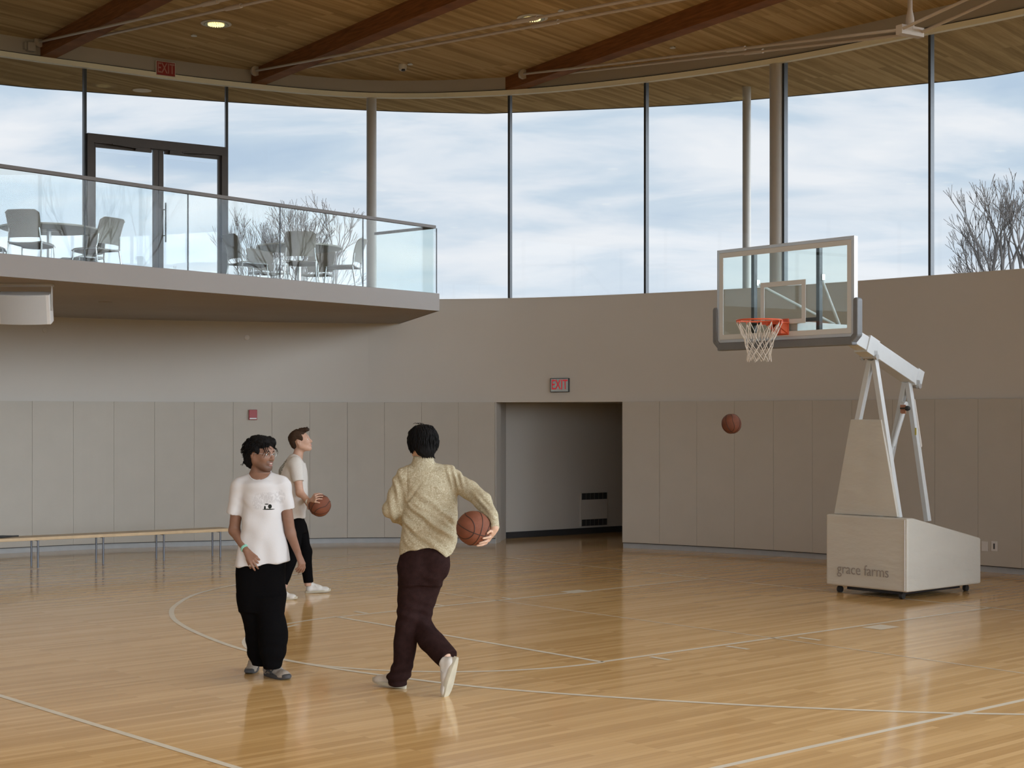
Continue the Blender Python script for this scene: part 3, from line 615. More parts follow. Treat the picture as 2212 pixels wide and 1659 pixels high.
# ---------------------------------------------------------------- balcony furniture
def make_chair():
    t = thing('stacking_chair', 'chair', 'chair', (0, 0, 0), 'chairs at the balcony tables'); b = MB()
    # seat: local +y is the direction the sitter faces
    N, K = 8, 6; vs = []
    for i in range(N+1):
        y = -0.21+0.43*i/N
        for j in range(K+1):
            x = -0.215+0.43*j/K; z = 0.455-0.018*math.cos(PI*x/0.43)-0.05*max(0, (y-0.14)/0.08)**2*0.5
            vs.append((x, y, z))
    idx = lambda i, j: i*(K+1)+j
    b.add(vs+[(x, y, z-0.014) for x, y, z in vs], [(idx(i, j), idx(i, j+1), idx(i+1, j+1), idx(i+1, j)) for i in range(N) for j in range(K)]+[((N+1)*(K+1)+idx(i, j), (N+1)*(K+1)+idx(i+1, j), (N+1)*(K+1)+idx(i+1, j+1), (N+1)*(K+1)+idx(i, j+1)) for i in range(N) for j in range(K)])
    o = (N+1)*(K+1); rim = [idx(0, j) for j in range(K+1)]+[idx(i, K) for i in range(1, N+1)]+[idx(N, j) for j in range(K-1, -1, -1)]+[idx(i, 0) for i in range(N-1, 0, -1)]
    b.f += [(rim[i], rim[(i+1) % len(rim)], o+rim[(i+1) % len(rim)], o+rim[i]) for i in range(len(rim))]
    b.build('seat', 'chair', t, smooth=True)
    b = MB(); vs = []; H = 8; J = 10
    for i in range(H+1):
        f = i/H; z = 0.50+0.33*f; yb = -0.20-0.02*f-0.07*f*f
        for j in range(J+1):
            g = j/J*2-1; hw = 0.215*(1-0.10*(1-f)**2); cut = 0.03*max(0, abs(g)-0.85)/0.15*(1 if f > 0.9 else 0)
            vs.append((g*hw, yb-0.0-0.045*(1-g*g), z-cut))
    idx = lambda i, j: i*(J+1)+j; o = (H+1)*(J+1)
    b.add(vs+[(x, y+0.012, z) for x, y, z in vs], [(idx(i, j), idx(i, j+1), idx(i+1, j+1), idx(i+1, j)) for i in range(H) for j in range(J)]+[(o+idx(i, j), o+idx(i+1, j), o+idx(i+1, j+1), o+idx(i, j+1)) for i in range(H) for j in range(J)])
    rim = [idx(0, j) for j in range(J+1)]+[idx(i, J) for i in range(1, H+1)]+[idx(H, j) for j in range(J-1, -1, -1)]+[idx(i, 0) for i in range(H-1, 0, -1)]
    b.f += [(rim[i], rim[(i+1) % len(rim)], o+rim[(i+1) % len(rim)], o+rim[i]) for i in range(len(rim))]
    b.build('backrest', 'chair', t, smooth=True)
    for sx in (-1, 1):
        MB().tube([(sx*0.205, 0.19, 0.44), (sx*0.215, 0.215, 0.2), (sx*0.225, 0.23, 0.0)], 0.0105, 8).build('leg', 'chrome', t, smooth=True)
        MB().tube([(sx*0.19, -0.215, 0.62), (sx*0.20, -0.205, 0.50), (sx*0.21, -0.19, 0.44), (sx*0.225, -0.26, 0.0)], 0.0105, 8).build('leg', 'chrome', t, smooth=True)
    MB().tube([(-0.205, 0.19, 0.435), (-0.21, -0.19, 0.435), (0.21, -0.19, 0.435), (0.205, 0.19, 0.435)], 0.009, 8).build('seat_frame', 'chrome', t, smooth=True)
    return t
chair0 = make_chair(); used = False
def place_chair(u, v, Y, ang, label, dz=0.82):
    global used
    c = chair0 if not used else copy_tree(chair0); used = True
    p = at(u, v, Y); c.location = (p.x, p.y, ZF+0.002); c.rotation_euler = (0, 0, math.radians(ang)); c['label'] = label; return c
TB = at(646, 533, 21.95); TA = at(106, 492, 19.75)
def face(u, Y, T): p = at(u, 500, Y); return math.degrees(math.atan2(T.y-p.y, T.x-p.x))-90
place_chair(652, 500, 21.15, 3, 'grey chair with its back to the court at the right balcony table')
place_chair(535, 500, 21.4, -52, 'grey chair at the left side of the right balcony table, seen side-on')
place_chair(742, 500, 21.85, 80, 'grey chair at the right end of the right balcony table')
place_chair(577, 500, 22.75, 215, 'grey chair beyond the right balcony table, on the door side')
place_chair(683, 500, 23.0, 168, 'grey chair beyond the right balcony table, nearest the column')
place_chair(68, 500, 18.95, -6, 'grey chair with its back to the court at the left balcony table')
place_chair(208, 500, 19.6, 62, 'grey chair at the right side of the left balcony table, near the door')
place_chair(-24, 500, 19.5, -78, 'grey chair at the left edge of the photo, beside the left balcony table')
place_chair(178, 500, 20.6, 140, 'grey chair on the far side of the left balcony table, before the door frame')
def round_table(T, label):
    t = thing('round_table', label, 'table', (T.x, T.y, ZF+0.002), 'round tables on the balcony'); z = ZF+0.74
    MB().lathe((T.x, T.y, z), [(0.59, -0.028), (0.612, -0.02), (0.612, 0.0)], 48).build('tabletop', 'tabletop', t, smooth=True)
    MB().lathe((T.x, T.y, ZF+0.002), [(0.03, 0.02), (0.03, 0.70), (0.16, 0.708)], 20).build('pedestal', 'chrome', t, smooth=True)
    mb = MB()
    for k in range(4): a = PI/4+k*PI/2; mb.tube([(T.x, T.y, ZF+0.04), (T.x+0.33*math.cos(a), T.y+0.33*math.sin(a), ZF+0.02)], 0.017, 8)
    mb.build('base', 'chrome', t, smooth=True)
round_table(TB, 'round grey table on the balcony between the door and the column')
round_table(TA, 'round grey table on the balcony at the far left of the photo')

# ---------------------------------------------------------------- bench
P0 = Vector((-4.13, 21.55)); bd = Vector((.811, .584)).normalized(); bn = Vector((bd.y, -bd.x)); Lb = 4.9
bt = thing('bench', 'long low wooden bench with thin steel legs along the left wall', 'bench', (P0.x, P0.y, 0))
c = P0-bd*(Lb/2-0.1); MB().box((c.x, c.y, 0.382), (Lb, 0.34, 0.042), math.atan2(bd.y, bd.x)).build('plank', 'bench', bt, bevel=0.004)
for u in (476, 354, 223, 82, -60):
    k = (u-U0)/F; base = P0+bn*0.13; tt = (base.x-k*base.y)/(bd.x-k*bd.y); q = base-bd*tt; q2 = q-bn*0.26
    for qq in (q, q2): MB().tube([(qq.x, qq.y, 0.0), (qq.x, qq.y, 0.362)], 0.0125, 10).build('leg', 'bench_leg', bt, smooth=True)
    MB().bar((q.x, q.y, 0.355), (q2.x, q2.y, 0.355), 0.03, 0.012).build('cross_bar', 'blackmetal', bt)
u = 15; k = (u-U0)/F; base = P0+bn*0.08; tt = (base.x-k*base.y)/(bd.x-k*bd.y); q = base-bd*tt
mb = MB(); pts = [q-bd*0.42, q-bd*0.2, q-bd*0.05, q+bd*0.08, q+bd*0.15]
mb.tube([(p.x, p.y, 0.423) for p in pts], [0.018, 0.019, 0.017, 0.010, 0.010], 10)
tag(mb.build('folded_umbrella', 'rubber', smooth=True, loc=(q.x, q.y, 0.404)), 'thin black folded item lying on the left end of the bench', 'folded umbrella')

# ---------------------------------------------------------------- portable basketball hoop
HO = Vector((3.87, 16.76, 0)); HX = Vector((.647, -.762, 0)).normalized(); HB = Vector((.762, .647, 0)).normalized(); HZ = Vector((0, 0, 1))
def H(x, b, z): return HO+HX*x+HB*b+HZ*z
hoop = thing('basketball_hoop', 'portable basketball hoop with padded base and glass backboard', 'basketball hoop', tuple(HO))
hw = 0.54
mb = MB()   # padded wedge base
A0 = [H(-hw, 0, .085), H(hw, 0, .085), H(hw, 1.40, .085), H(-hw, 1.40, .085)]
A1 = [H(-hw, 0, .875), H(hw, 0, .875), H(hw, 0.10, .87), H(-hw, 0.10, .87)]
mb.add([H(s*hw, b, z) for s in (-1, 1) for b, z in ((0, .085), (1.40, .085), (1.40, .60), (.12, .875), (0, .875))],
       [(0, 1, 2, 3, 4), (9, 8, 7, 6, 5), (0, 5, 6, 1), (1, 6, 7, 2), (2, 7, 8, 3), (3, 8, 9, 4), (4, 9, 5, 0)])
base = mb.build('base_padding', 'vinyl', hoop, bevel=0.02)
MB().box(H(0, .7, .06), (2*hw-.34, 1.08, .05), R=Matrix((HX, HB, HZ)).transposed()).build('base_frame', 'blackmetal', hoop)
for x, b in ((-.42, .1), (.42, .08), (-.42, 1.28), (.42, 1.28)):
    MB().lathe(H(x, b, .036), [(.036, -.02), (.036, .02)], 16, axis=HX).build('caster', 'rubber', hoop, smooth=True)
text_mesh('lettering', 'grace farms', 0.165, 'ink', hoop, H(-.035, -.0055, .275), frameR(HX, -HB), sx=0.92, ext=0.0012, space=0.98, bold=-0.0012)
mb = MB().bar(H(hw-.03, -.004, .1), H(hw-.03, -.004, .86), .006, .004); mb.build('seam_piping', 'offwhite', hoop)
# upright pad
T0 = ray_plane(1801, 1110, HO+HB*.06, HB); T1 = ray_plane(1939, 1117, HO+HB*.06, HB); T2 = ray_plane(1903, 906, HO+HB*.10, HB); T3 = ray_plane(1837, 906, HO+HB*.10, HB)
th = HB*.045; MB().hexa([T0, T1, T2, T3], [T0+th, T1+th, T2+th, T3+th]).build('upright_padding', 'vinyl', hoop, bevel=0.008)
def hp(u, v, x): return ray_plane(u, v, HO+HX*x, HX)   # point on the plane x across the hoop
def hb(u, v, b): return ray_plane(u, v, HO+HB*b, HB)
ap = hp(1887, 772, 0); apb = (ap-HO).dot(HB)
top = hb(1884, 768, apb)
for sx, ut, vt, ub, vb in ((1, 1889, 778, 1941, 1118), (-1, 1881, 778, 1812, 1112)):
    a = hb(ut, vt, apb); b = hb(ub, vb, apb); MB().bar(a, b, .062, .062, up=HB).build('front_upright', 'white', hoop, bevel=0.004)
rb_ = (hp(1962, 820, 0)-HO).dot(HB)
for ut, vt, ub, vb in ((1962, 826, 2004, 1126), (1956, 826, 1898, 1120)):
    a = hb(ut, vt, rb_); b = hb(ub, vb, rb_); MB().bar(a, b, .058, .062, up=HB).build('rear_upright', 'white', hoop, bevel=0.004)
a = hb(1951, 888, rb_-.08); b = hb(1906, 1040, rb_-.25); MB().tube([a, a.lerp(b, .5)], .03, 14).tube([a.lerp(b, .5), b], .021, 14).build('lift_cylinder', 'white', hoop, smooth=True)
MB().lathe(hb(1953, 876, rb_-.07), [(.045, -.03), (.045, .03)], 16, axis=HX).build('cylinder_bracket', 'white', hoop, smooth=True)
a = hb(1961, 882, rb_-.14); mb = MB(); mb.tube([a-HX*.10, a], .008, 8); mb.lathe(a, [(.012, -.03), (.028, -.02), (.03, 0), (.022, .02), (.008, .03)], 14, axis=HX); mb.build('knob', 'rubber', hoop, smooth=True)
MB().box(hb(1951, 884, rb_-.11), (.07, .01, .10), R=Matrix((HX, HB, HZ)).transposed()).build('warning_tag', pm('faded_tag', (.42, .20, .12), .6), hoop)
MB().box(hb(1978, 932, rb_-.036), (.02, .004, .08), R=Matrix((HX, HB, HZ)).transposed()).build('yellow_sticker', pm('sticker', (.55, .48, .10), .6), hoop)
mb = MB(); mb.tube([hb(1965, 863, rb_+.01), hb(1971, 859, rb_+.03), hb(1975, 864, rb_+.03), hb(1990, 964, rb_+.03), hb(1984, 970, rb_+.01)], .011, 10); mb.build('grab_handle', 'offwhite', hoop, smooth=True)
# boom
b0 = H(0, .93, 2.385); b1 = H(0, .02, 2.735); b2 = H(0, -.42, 2.89); b3 = H(0, -1.22, 2.90)
MB().bar(b1+(b1-b0).normalized()*.05, b0, .16, .175).build('boom_rear', 'white', hoop, bevel=0.006)
MB().bar(b2, b1, .145, .155).build('boom_front', 'white', hoop, bevel=0.006)
MB().bar(b3, b2+HB*.06, .125, .12).build('boom_arm', 'white', hoop, bevel=0.006)
dd = (b0-b1).normalized()
MB().bar(b1-dd*.08, b1+dd*.10, .175, .195).build('boom_sleeve', 'white', hoop, bevel=0.004)
for cpt in (b1+dd*0.05-HZ*.10, b0-dd*.08-HZ*.105):
    mb = MB().lathe(cpt, [(.018, -.11), (.018, .11)], 12, axis=HX)
    for sx in (-1, 1): mb.bar(cpt+HX*sx*.085+HZ*.07, cpt+HX*sx*.085-HZ*.03, .006, .06, up=HB); mb.lathe(cpt+HX*sx*.10, [(.03, -.012), (.03, .012)], 10, axis=HX)
    mb.build('pivot', 'alu', hoop)
MB().bar(b0-dd*.10, b0+dd*.02, .165, .20).build('boom_end', 'white', hoop, bevel=0.004)
# backboard
BBb = -1.285; BX = -.09; BW2 = .915; zb0, zb1 = 2.765, 3.775; RB = Matrix((HX, HB, HZ)).transposed()
def HBd(x, z, b=0.0): return H(BX+x, BBb+b, z)
zc = (zb0+zb1)/2; bh = zb1-zb0
MB().box(HBd(0, zc, .006), (2*BW2-.02, .012, bh-.02), R=RB).build('board_glass', 'boardglass', hoop)
mb = MB()
for sx in (-1, 1): mb.box(HBd(sx*(BW2-.018), zc, .022), (.036, .058, bh), R=RB)
for z in (zb0+.018, zb1-.018): mb.box(HBd(0, z, .022), (2*BW2-.072, .058, .036), R=RB)
mb.build('board_frame', 'alu', hoop, bevel=0.003)
mb = MB(); fw = .052; yy = -.0035
for sx in (-1, 1): mb.box(HBd(sx*(BW2-.036-fw/2), zc, yy), (fw, .006, bh-.072), R=RB)
for z in (zb0+.036+fw/2, zb1-.036-fw/2): mb.box(HBd(0, z, yy), (2*BW2-.072-2*fw, .006, fw), R=RB)
mb.build('border_line', 'boardline', hoop)
mb = MB(); sw, sh, lw, z0 = .30, .45, .05, zb0+.165
for sx in (-1, 1): mb.box(HBd(sx*(sw-lw/2), z0+sh/2, yy), (lw, .006, sh), R=RB)
for z in (z0+lw/2, z0+sh-lw/2): mb.box(HBd(0, z, yy), (2*sw-2*lw, .006, lw), R=RB)
mb.build('target_square', 'boardline', hoop)
for x in (-.44, .43): MB().box(HBd(x, zc, .055), (.042, .05, bh-.03), R=RB).build('rear_support', 'blackmetal', hoop)
MB().box(HBd(0, zb0+.20, .055), (.86, .05, .04), R=RB).build('rear_crossbar', 'blackmetal', hoop)
MB().box(HBd(0.02, zb0+.10, .055), (.30, .06, .20), R=RB).build('rear_plate', 'white', hoop)
fan = H(0, -.50, 2.955)
for x in (-.44, .43):
    MB().tube([HBd(x, zb0+.63, .08), fan+HX*(.03 if x > 0 else -.03)], .016, 12).build('diagonal_brace', 'white', hoop, smooth=True)
    MB().box(HBd(x, zb0+.63, .09), (.06, .05, .07), R=RB).build('brace_bracket', 'alu', hoop, bevel=.004)
# U shaped edge padding
mb = MB(); pf = [(-BW2-.03, zb0+.40)]; W2 = BW2+.022
path = [HBd(-W2, zb0+.36, .02), HBd(-W2, zb0+.02, .02), HBd(-W2+.05, zb0-.03, .02), HBd(W2-.05, zb0-.03, .02), HBd(W2, zb0+.02, .02), HBd(W2, zb0+.36, .02)]
for a, b in zip(path[:-1], path[1:]):
    d_ = (b-a).normalized(); mb.bar(a-d_*.012, b+d_*.012, .055 if abs(d_.z) > .5 else .085, .055, up=HB) if False else mb.bar(a-d_*.014-(HZ*.012 if abs(d_.z) < .3 else HZ*0), b+d_*.014-(HZ*.012 if abs(d_.z) < .3 else HZ*0), .085 if abs(d_.z) < .3 else .06, .085, up=HB)
for pth in (path[0], path[-1]): mb.lathe(pth, [(.03, -.042), (.03, .042)], 16, axis=HB)
mb.build('edge_padding', 'greypad', hoop, bevel=.012)
# rim and net
rc = HBd(0.0, 0, 0)-HB*.38; rc.z = 2.955
th_ = [2*PI*k/40 for k in range(40)]
rim = MB().tube([rc+HX*.228*math.cos(a)+HB*.228*math.sin(a) for a in th_], .0095, 10, closed=True)
for k in range(12): a = 2*PI*(k+.5)/12; rim.tube([rc+(HX*math.cos(a)+HB*math.sin(a))*.226-HZ*.006, rc+(HX*math.cos(a)+HB*math.sin(a))*.226-HZ*.028], .005, 6)
ro_ = rim.build('rim', 'rim', hoop, smooth=True)
mb = MB(); mb.box(HBd(0, 2.90, -.012), (.17, .02, .17), R=RB); mb.box(HBd(0, 2.94, -.085), (.20, .14, .016), R=RB)
for sx in (-1, 1):
    mb.hexa([HBd(sx*.065, 2.83, -.02), HBd(sx*.065+.012, 2.83, -.02), HBd(sx*.065+.012, 2.93, -.02), HBd(sx*.065, 2.93, -.02)], [HBd(sx*.075, 2.915, -.19), HBd(sx*.075+.012, 2.915, -.19), HBd(sx*.075+.012, 2.945, -.19), HBd(sx*.075, 2.945, -.19)])
mb.box(HBd(0, 2.862, -.06), (.13, .10, .07), R=RB)
for k in range(-4, 5):      # curved front bracket hugging the ring
    a = -PI/2-.0+k*.16; a = PI/2+k*.13; q = rc+(HX*math.cos(a)+HB*math.sin(a))*.243-HZ*.012; mb.box(q, (.036, .02, .04), R=frameR(HX*math.sin(a)-HB*math.cos(a), HZ))
mb.build('rim_bracket', 'rim', hoop, bevel=.003)
mb = MB(); K = 12; lv = [(.226, -.028), (.190, -.12), (.160, -.19), (.135, -.26), (.122, -.32), (.118, -.37), (.128, -.42)]
def npnt(i, l, half): r, z = lv[l]; a = 2*PI*(i+half)/K; j = .006*math.sin(i*7.3+l*2.1); return rc+(HX*math.cos(a)+HB*math.sin(a))*(r+j)+HZ*(z+.008*math.sin(i*3.7+l))
for i in range(K):
    mb.tube([npnt(i, 0, .5), npnt(i, 1, .5).lerp(npnt(i, 1, 0), .15), npnt(i, 2, .35)], .0034, 5, caps=False)
    for s in (-1, 1):
        mb.tube([npnt(i, 0, .5), npnt(i, 1, .5+.35*s), npnt(i, 2, .5+.5*s)], .0034, 5, caps=False)
        mb.tube([npnt(i, 2, .5*(1+s)/1 if False else .0), npnt(i, 3, .5*s), npnt(i, 4, 1.0*s), npnt(i, 5, 1.5*s), npnt(i, 6, 2.0*s)], .0034, 5, caps=False)
mb.build('net', 'net', hoop, smooth=True)

# ---------------------------------------------------------------- basketballs
def basketball(c, r, label, rot):
    t = thing('basketball', label, 'basketball', tuple(Vector(c)-Vector((0, 0, r)))); c = Vector(c); R = rot
    mb = MB(); n, m = 32, 18
    vs = [c+Vector((math.sin(PI*i/m)*math.cos(2*PI*k/n), math.sin(PI*i/m)*math.sin(2*PI*k/n), math.cos(PI*i/m)))*r for i in range(m+1) for k in range(n)]
    mb.add(vs, [(i*n+k, i*n+(k+1) % n, (i+1)*n+(k+1) % n, (i+1)*n+k) for i in range(m) for k in range(n)])
    ob = mb.build('ball', 'ball', t, smooth='all')
    bm = bmesh.new(); bm.from_mesh(ob.data); bmesh.ops.remove_doubles(bm, verts=bm.verts, dist=1e-5); bm.to_mesh(ob.data); bm.free()
    mb = MB(); q = [2*PI*k/48 for k in range(48)]
    mb.tube([c+R @ Vector((math.cos(a), math.sin(a), 0))*r*.996 for a in q], .0034*r/.12, 6, closed=True)
    mb.tube([c+R @ Vector((0, math.cos(a), math.sin(a)))*r*.996 for a in q], .0034*r/.12, 6, closed=True)
    for s in (-1, 1):
        pts = []
        for a in q:
            x = s*(.58+.20*math.cos(2*a)); rr = math.sqrt(max(0, 1-x*x)); pts.append(c+R @ Vector((x, rr*math.sin(a), rr*math.cos(a)))*r*.996)
        mb.tube(pts, .0034*r/.12, 6, closed=True)
    mb.build('seam', 'seam', t, smooth=True); return t
def rotm(x, y, z): return (Matrix.Rotation(math.radians(z), 3, 'Z') @ Matrix.Rotation(math.radians(y), 3, 'Y') @ Matrix.Rotation(math.radians(x), 3, 'X'))
BALL3 = at(1022.8, 1141, 10.66); BALL2 = at(690.5, 1091.6, 16.62); BALLF = at(1580, 915.5, 18.4)
basketball(BALL3, .121, 'basketball tucked under the arm of the person in the patterned shirt', rotm(20, 15, 30))
basketball(BALL2, .121, 'basketball held in front by the person behind in the light grey t-shirt', rotm(35, 35, -30))
basketball(BALLF, .119, 'basketball in mid air below and left of the hoop', rotm(70, 10, 50))

# ---------------------------------------------------------------- bare trees outside
def tree(base, h, seed, spread, label, depth=6, trunks=1, r0=.09, lean=(0, 0), mat='bark'):
    r = random.Random(seed); mb = MB(); base = Vector(base)
    def grow(p, d, L, rad, k):
        n = 3; pts = [p]; q = p; dd = d.copy()
        for i in range(n):
            dd = (dd+Vector((r.uniform(-1, 1), r.uniform(-1, 1), r.uniform(-.3, .9)))*.10).normalized(); q = q+dd*L/n; pts.append(q)
        mb.tube(pts, [max(.0055, rad*(1-.38*i/n)*1.15) for i in range(n+1)], 5 if k > 2 else 3, caps=False)
        if k <= 0: return
        m = 2 if r.random() < .45 else 3
        for i in range(m):
            a = r.uniform(0, 2*PI); tilt = r.uniform(.22, .62)*spread; ax = dd.orthogonal().normalized(); ax.rotate(Matrix.Rotation(a, 3, dd))
            nd_ = (dd*math.cos(tilt)+ax*math.sin(tilt)+Vector((0, 0, .12))).normalized(); grow(pts[-1] if i < 2 else pts[2], nd_, L*r.uniform(.62, .86), rad*.60, k-1)
    for j in range(trunks):
        a = 2*PI*j/max(1, trunks)+seed; d = Vector((math.cos(a)*.25*(trunks > 1)+lean[0], math.sin(a)*.25*(trunks > 1)+lean[1], 1)).normalized()
        grow(base, d, h*.30, r0, depth)
    return tag(mb.build('bare_tree', mat, smooth=True, loc=base), label, 'tree', 'bare trees outside the glass')
def tb(u, d): p = at(u, 700, d); return (p.x, p.y, 3.42)
tree(tb(640, 42), 4.6, 3, .95, 'bare tree seen over the balcony railing, its crown beside the column', 6, 2, .07, (.22, 0))
tree(tb(585, 44), 4.3, 11, .8, 'bare bushy tree seen behind the left of the right balcony table', 6, 3, .05)
tree(tb(655, 38), 3.3, 21, 1.0, 'low bare shrub seen behind the chairs of the right balcony table', 5, 3, .035)
tree(tb(330, 50), 3.2, 5, .9, 'small bare tree seen through the glass door', 5, 3, .03)
tree(tb(2195, 34), 3.6, 8, .75, 'bare tree outside the glass at the far right', 6, 3, .08, (-.05, 0))
tree(tb(2150, 36), 2.7, 14, .8, 'smaller bare tree at the far right, nearer the mullion', 6, 2, .05, (-.1, 0))
for i, (x, y, hh_) in enumerate(((44, 30, 9), (48, 21, 10), (43, 13, 9), (50, 4, 10))):
    tree((x, y, 3.42), hh_, 40+i, .8, ['bare tree outside to the right, reflected farthest left in the railing glass', 'bare tree outside to the right, second along', 'bare tree outside to the right, third along', 'bare tree outside to the right, nearest the viewer'][i], 6, 2, .10)

# ---------------------------------------------------------------- people: implicit surfaces meshed with surface nets
f32 = np.float32
def vnoise(P, seed=0):
    P = np.asarray(P, float); i = np.floor(P).astype(np.int64); f = P-i; f = f*f*(3-2*f)
    def h(a, b, c):
        n = (a*374761393+b*668265263+c*2147483647+seed*974711) & 0x7fffffff; n = ((n ^ (n >> 13))*1274126177) & 0x7fffffff
        return ((n ^ (n >> 16)) & 0xffff)/32767.5-1
    r = 0
    for dx in (0, 1):
        for dy in (0, 1):
            for dz in (0, 1):
                wgt = (f[:, 0] if dx else 1-f[:, 0])*(f[:, 1] if dy else 1-f[:, 1])*(f[:, 2] if dz else 1-f[:, 2])
                r = r+wgt*h(i[:, 0]+dx, i[:, 1]+dy, i[:, 2]+dz)
    return r
class Field:
    def __init__(s, lo, hi, res):
        s.lo = np.array(lo, f32); s.res = res; s.n = np.ceil((np.array(hi)-np.array(lo))/res).astype(int)+1
        s.f = np.full(s.n, 1.0, f32)
    def _sub(s, lo, hi):
        a = np.clip(np.floor((np.array(lo)-s.lo)/s.res).astype(int), 0, s.n-1); b = np.clip(np.ceil((np.array(hi)-s.lo)/s.res).astype(int)+1, 1, s.n)
        b = np.maximum(b, a+1); sl = tuple(slice(int(x), int(y)) for x, y in zip(a, b))
        g = [(s.lo[k]+s.res*np.arange(a[k], b[k])).astype(f32) for k in range(3)]
        return sl, g[0][:, None, None], g[1][None, :, None], g[2][None, None, :]
    def _mix(s, sl, d, k, sub=False):
        a = s.f[sl]
        if sub:
            d = -d
            if k > 0: h = np.clip(.5+.5*(d-a)/k, 0, 1); s.f[sl] = a+(d-a)*h+k*h*(1-h)
            else: s.f[sl] = np.maximum(a, d)
        elif k > 0: h = np.clip(.5+.5*(d-a)/k, 0, 1); s.f[sl] = d+(a-d)*h-k*h*(1-h)
        else: s.f[sl] = np.minimum(a, d)
    def cone(s, a, b, ra, rb, k=.02, flat=False, sub=False, squash=None):
        a = np.array(a, f32); b = np.array(b, f32); m = max(ra, rb)+k+.02
        if squash is not None: m *= 1.5
        sl, X, Y, Z = s._sub(np.minimum(a, b)-m, np.maximum(a, b)+m); ab = b-a; L2 = float(ab @ ab)+1e-12
        x, y, z = X-a[0], Y-a[1], Z-a[2]; t0 = (x*ab[0]+y*ab[1]+z*ab[2])/L2; t = np.clip(t0, 0, 1)
        qx, qy, qz = x-t*ab[0], y-t*ab[1], z-t*ab[2]
        if squash is not None:
            ax, fac = np.array(squash[0], f32), squash[1]; dd = qx*ax[0]+qy*ax[1]+qz*ax[2]; c = 1/fac-1
            qx, qy, qz = qx+dd*c*ax[0], qy+dd*c*ax[1], qz+dd*c*ax[2]
        d = np.sqrt(qx*qx+qy*qy+qz*qz)-(ra+(rb-ra)*t)
        if flat: d = np.maximum(d, (t0-1)*math.sqrt(L2))
        s._mix(sl, d, k, sub)
    def ell(s, c, r, k=.02, R=None, sub=False):
        c = np.array(c, f32); r = np.array(r, f32); m = float(r.max())+k+.02; sl, X, Y, Z = s._sub(c-m, c+m); x, y, z = X-c[0], Y-c[1], Z-c[2]
        if R is not None: R = np.array(R, f32); x, y, z = (R[0, 0]*x+R[1, 0]*y+R[2, 0]*z), (R[0, 1]*x+R[1, 1]*y+R[2, 1]*z), (R[0, 2]*x+R[1, 2]*y+R[2, 2]*z)
        k0 = np.sqrt((x/r[0])**2+(y/r[1])**2+(z/r[2])**2); k1 = np.sqrt((x/r[0]**2)**2+(y/r[1]**2)**2+(z/r[2]**2)**2)+1e-9
        s._mix(sl, k0*(k0-1)/k1, k, sub)
    def loft(s, secs, k=.02, p=2.3, sub=False):
        """secs: (z, cx, cy, rx, ry) ascending in z"""
        S = np.array(sorted(secs), f32); m = k+.03
        lo = [(S[:, 1]-S[:, 3]).min()-m, (S[:, 2]-S[:, 4]).min()-m, S[0, 0]-m]; hi = [(S[:, 1]+S[:, 3]).max()+m, (S[:, 2]+S[:, 4]).max()+m, S[-1, 0]+m]
        sl, X, Y, Z = s._sub(lo, hi); z = Z.ravel(); c = [np.interp(z, S[:, 0], S[:, i])[None, None, :].astype(f32) for i in (1, 2, 3, 4)]
        q = (np.abs((X-c[0])/c[2])**p+np.abs((Y-c[1])/c[3])**p)**(1/p); d = (q-1)*np.minimum(c[2], c[3])
        d = np.maximum(d, np.maximum(S[0, 0]-Z, Z-S[-1, 0])); s._mix(sl, d, k, sub)
    def clip(s, fn):   # keep where fn(X,Y,Z) < 0
        g = [(s.lo[k]+s.res*np.arange(s.n[k])).astype(f32) for k in range(3)]
        s.f = np.maximum(s.f, fn(g[0][:, None, None], g[1][None, :, None], g[2][None, None, :])).astype(f32)
    def mesh(s, iters=1):
        f = s.f; f[0], f[-1], f[:, 0], f[:, -1], f[:, :, 0], f[:, :, -1] = 1, 1, 1, 1, 1, 1
        ins = f < 0; c = [ins[dx:ins.shape[0]-1+dx, dy:ins.shape[1]-1+dy, dz:ins.shape[2]-1+dz] for dx in (0, 1) for dy in (0, 1) for dz in (0, 1)]
        anyi = c[0].copy(); alli = c[0].copy()
        for q in c[1:]: anyi |= q; alli &= q
        act = anyi & ~alli; I = np.argwhere(act); idx = np.full(act.shape, -1, np.int32); idx[act] = np.arange(len(I))
        off = [(dx, dy, dz) for dx in (0, 1) for dy in (0, 1) for dz in (0, 1)]
        V = np.stack([f[I[:, 0]+o[0], I[:, 1]+o[1], I[:, 2]+o[2]] for o in off], 1)
        acc = np.zeros((len(I), 3)); cnt = np.zeros(len(I))
        for a in range(8):
            for b in range(a+1, 8):
                if sum(abs(off[a][q]-off[b][q]) for q in range(3)) != 1: continue
                va, vb = V[:, a], V[:, b]; x = (va < 0) != (vb < 0); t = np.where(x, va/np.where(x, va-vb, 1), 0)
                pt = np.array(off[a])[None]+t[:, None]*(np.array(off[b])-np.array(off[a]))[None]; acc += np.where(x[:, None], pt, 0); cnt += x
        P = s.lo+(I+acc/cnt[:, None])*s.res; faces = []
        for ax in range(3):
            u, v = [(1, 2), (2, 0), (0, 1)][ax]; sa = [slice(None)]*3; sb = [slice(None)]*3; sa[ax] = slice(0, -1); sb[ax] = slice(1, None)
            A, B = ins[tuple(sa)], ins[tuple(sb)]; E = np.argwhere(A != B); fl = A[tuple(E.T)]
            E = E.copy(); ok = (E[:, u] > 0) & (E[:, v] > 0) & (E[:, u] < act.shape[u]) & (E[:, v] < act.shape[v]); E, fl = E[ok], fl[ok]
            def g(du, dv): q = E.copy(); q[:, u] -= du; q[:, v] -= dv; return idx[q[:, 0], q[:, 1], q[:, 2]]
            Q = np.stack([g(1, 1), g(0, 1), g(0, 0), g(1, 0)], 1); Q[~fl] = Q[~fl][:, ::-1]; faces.append(Q)
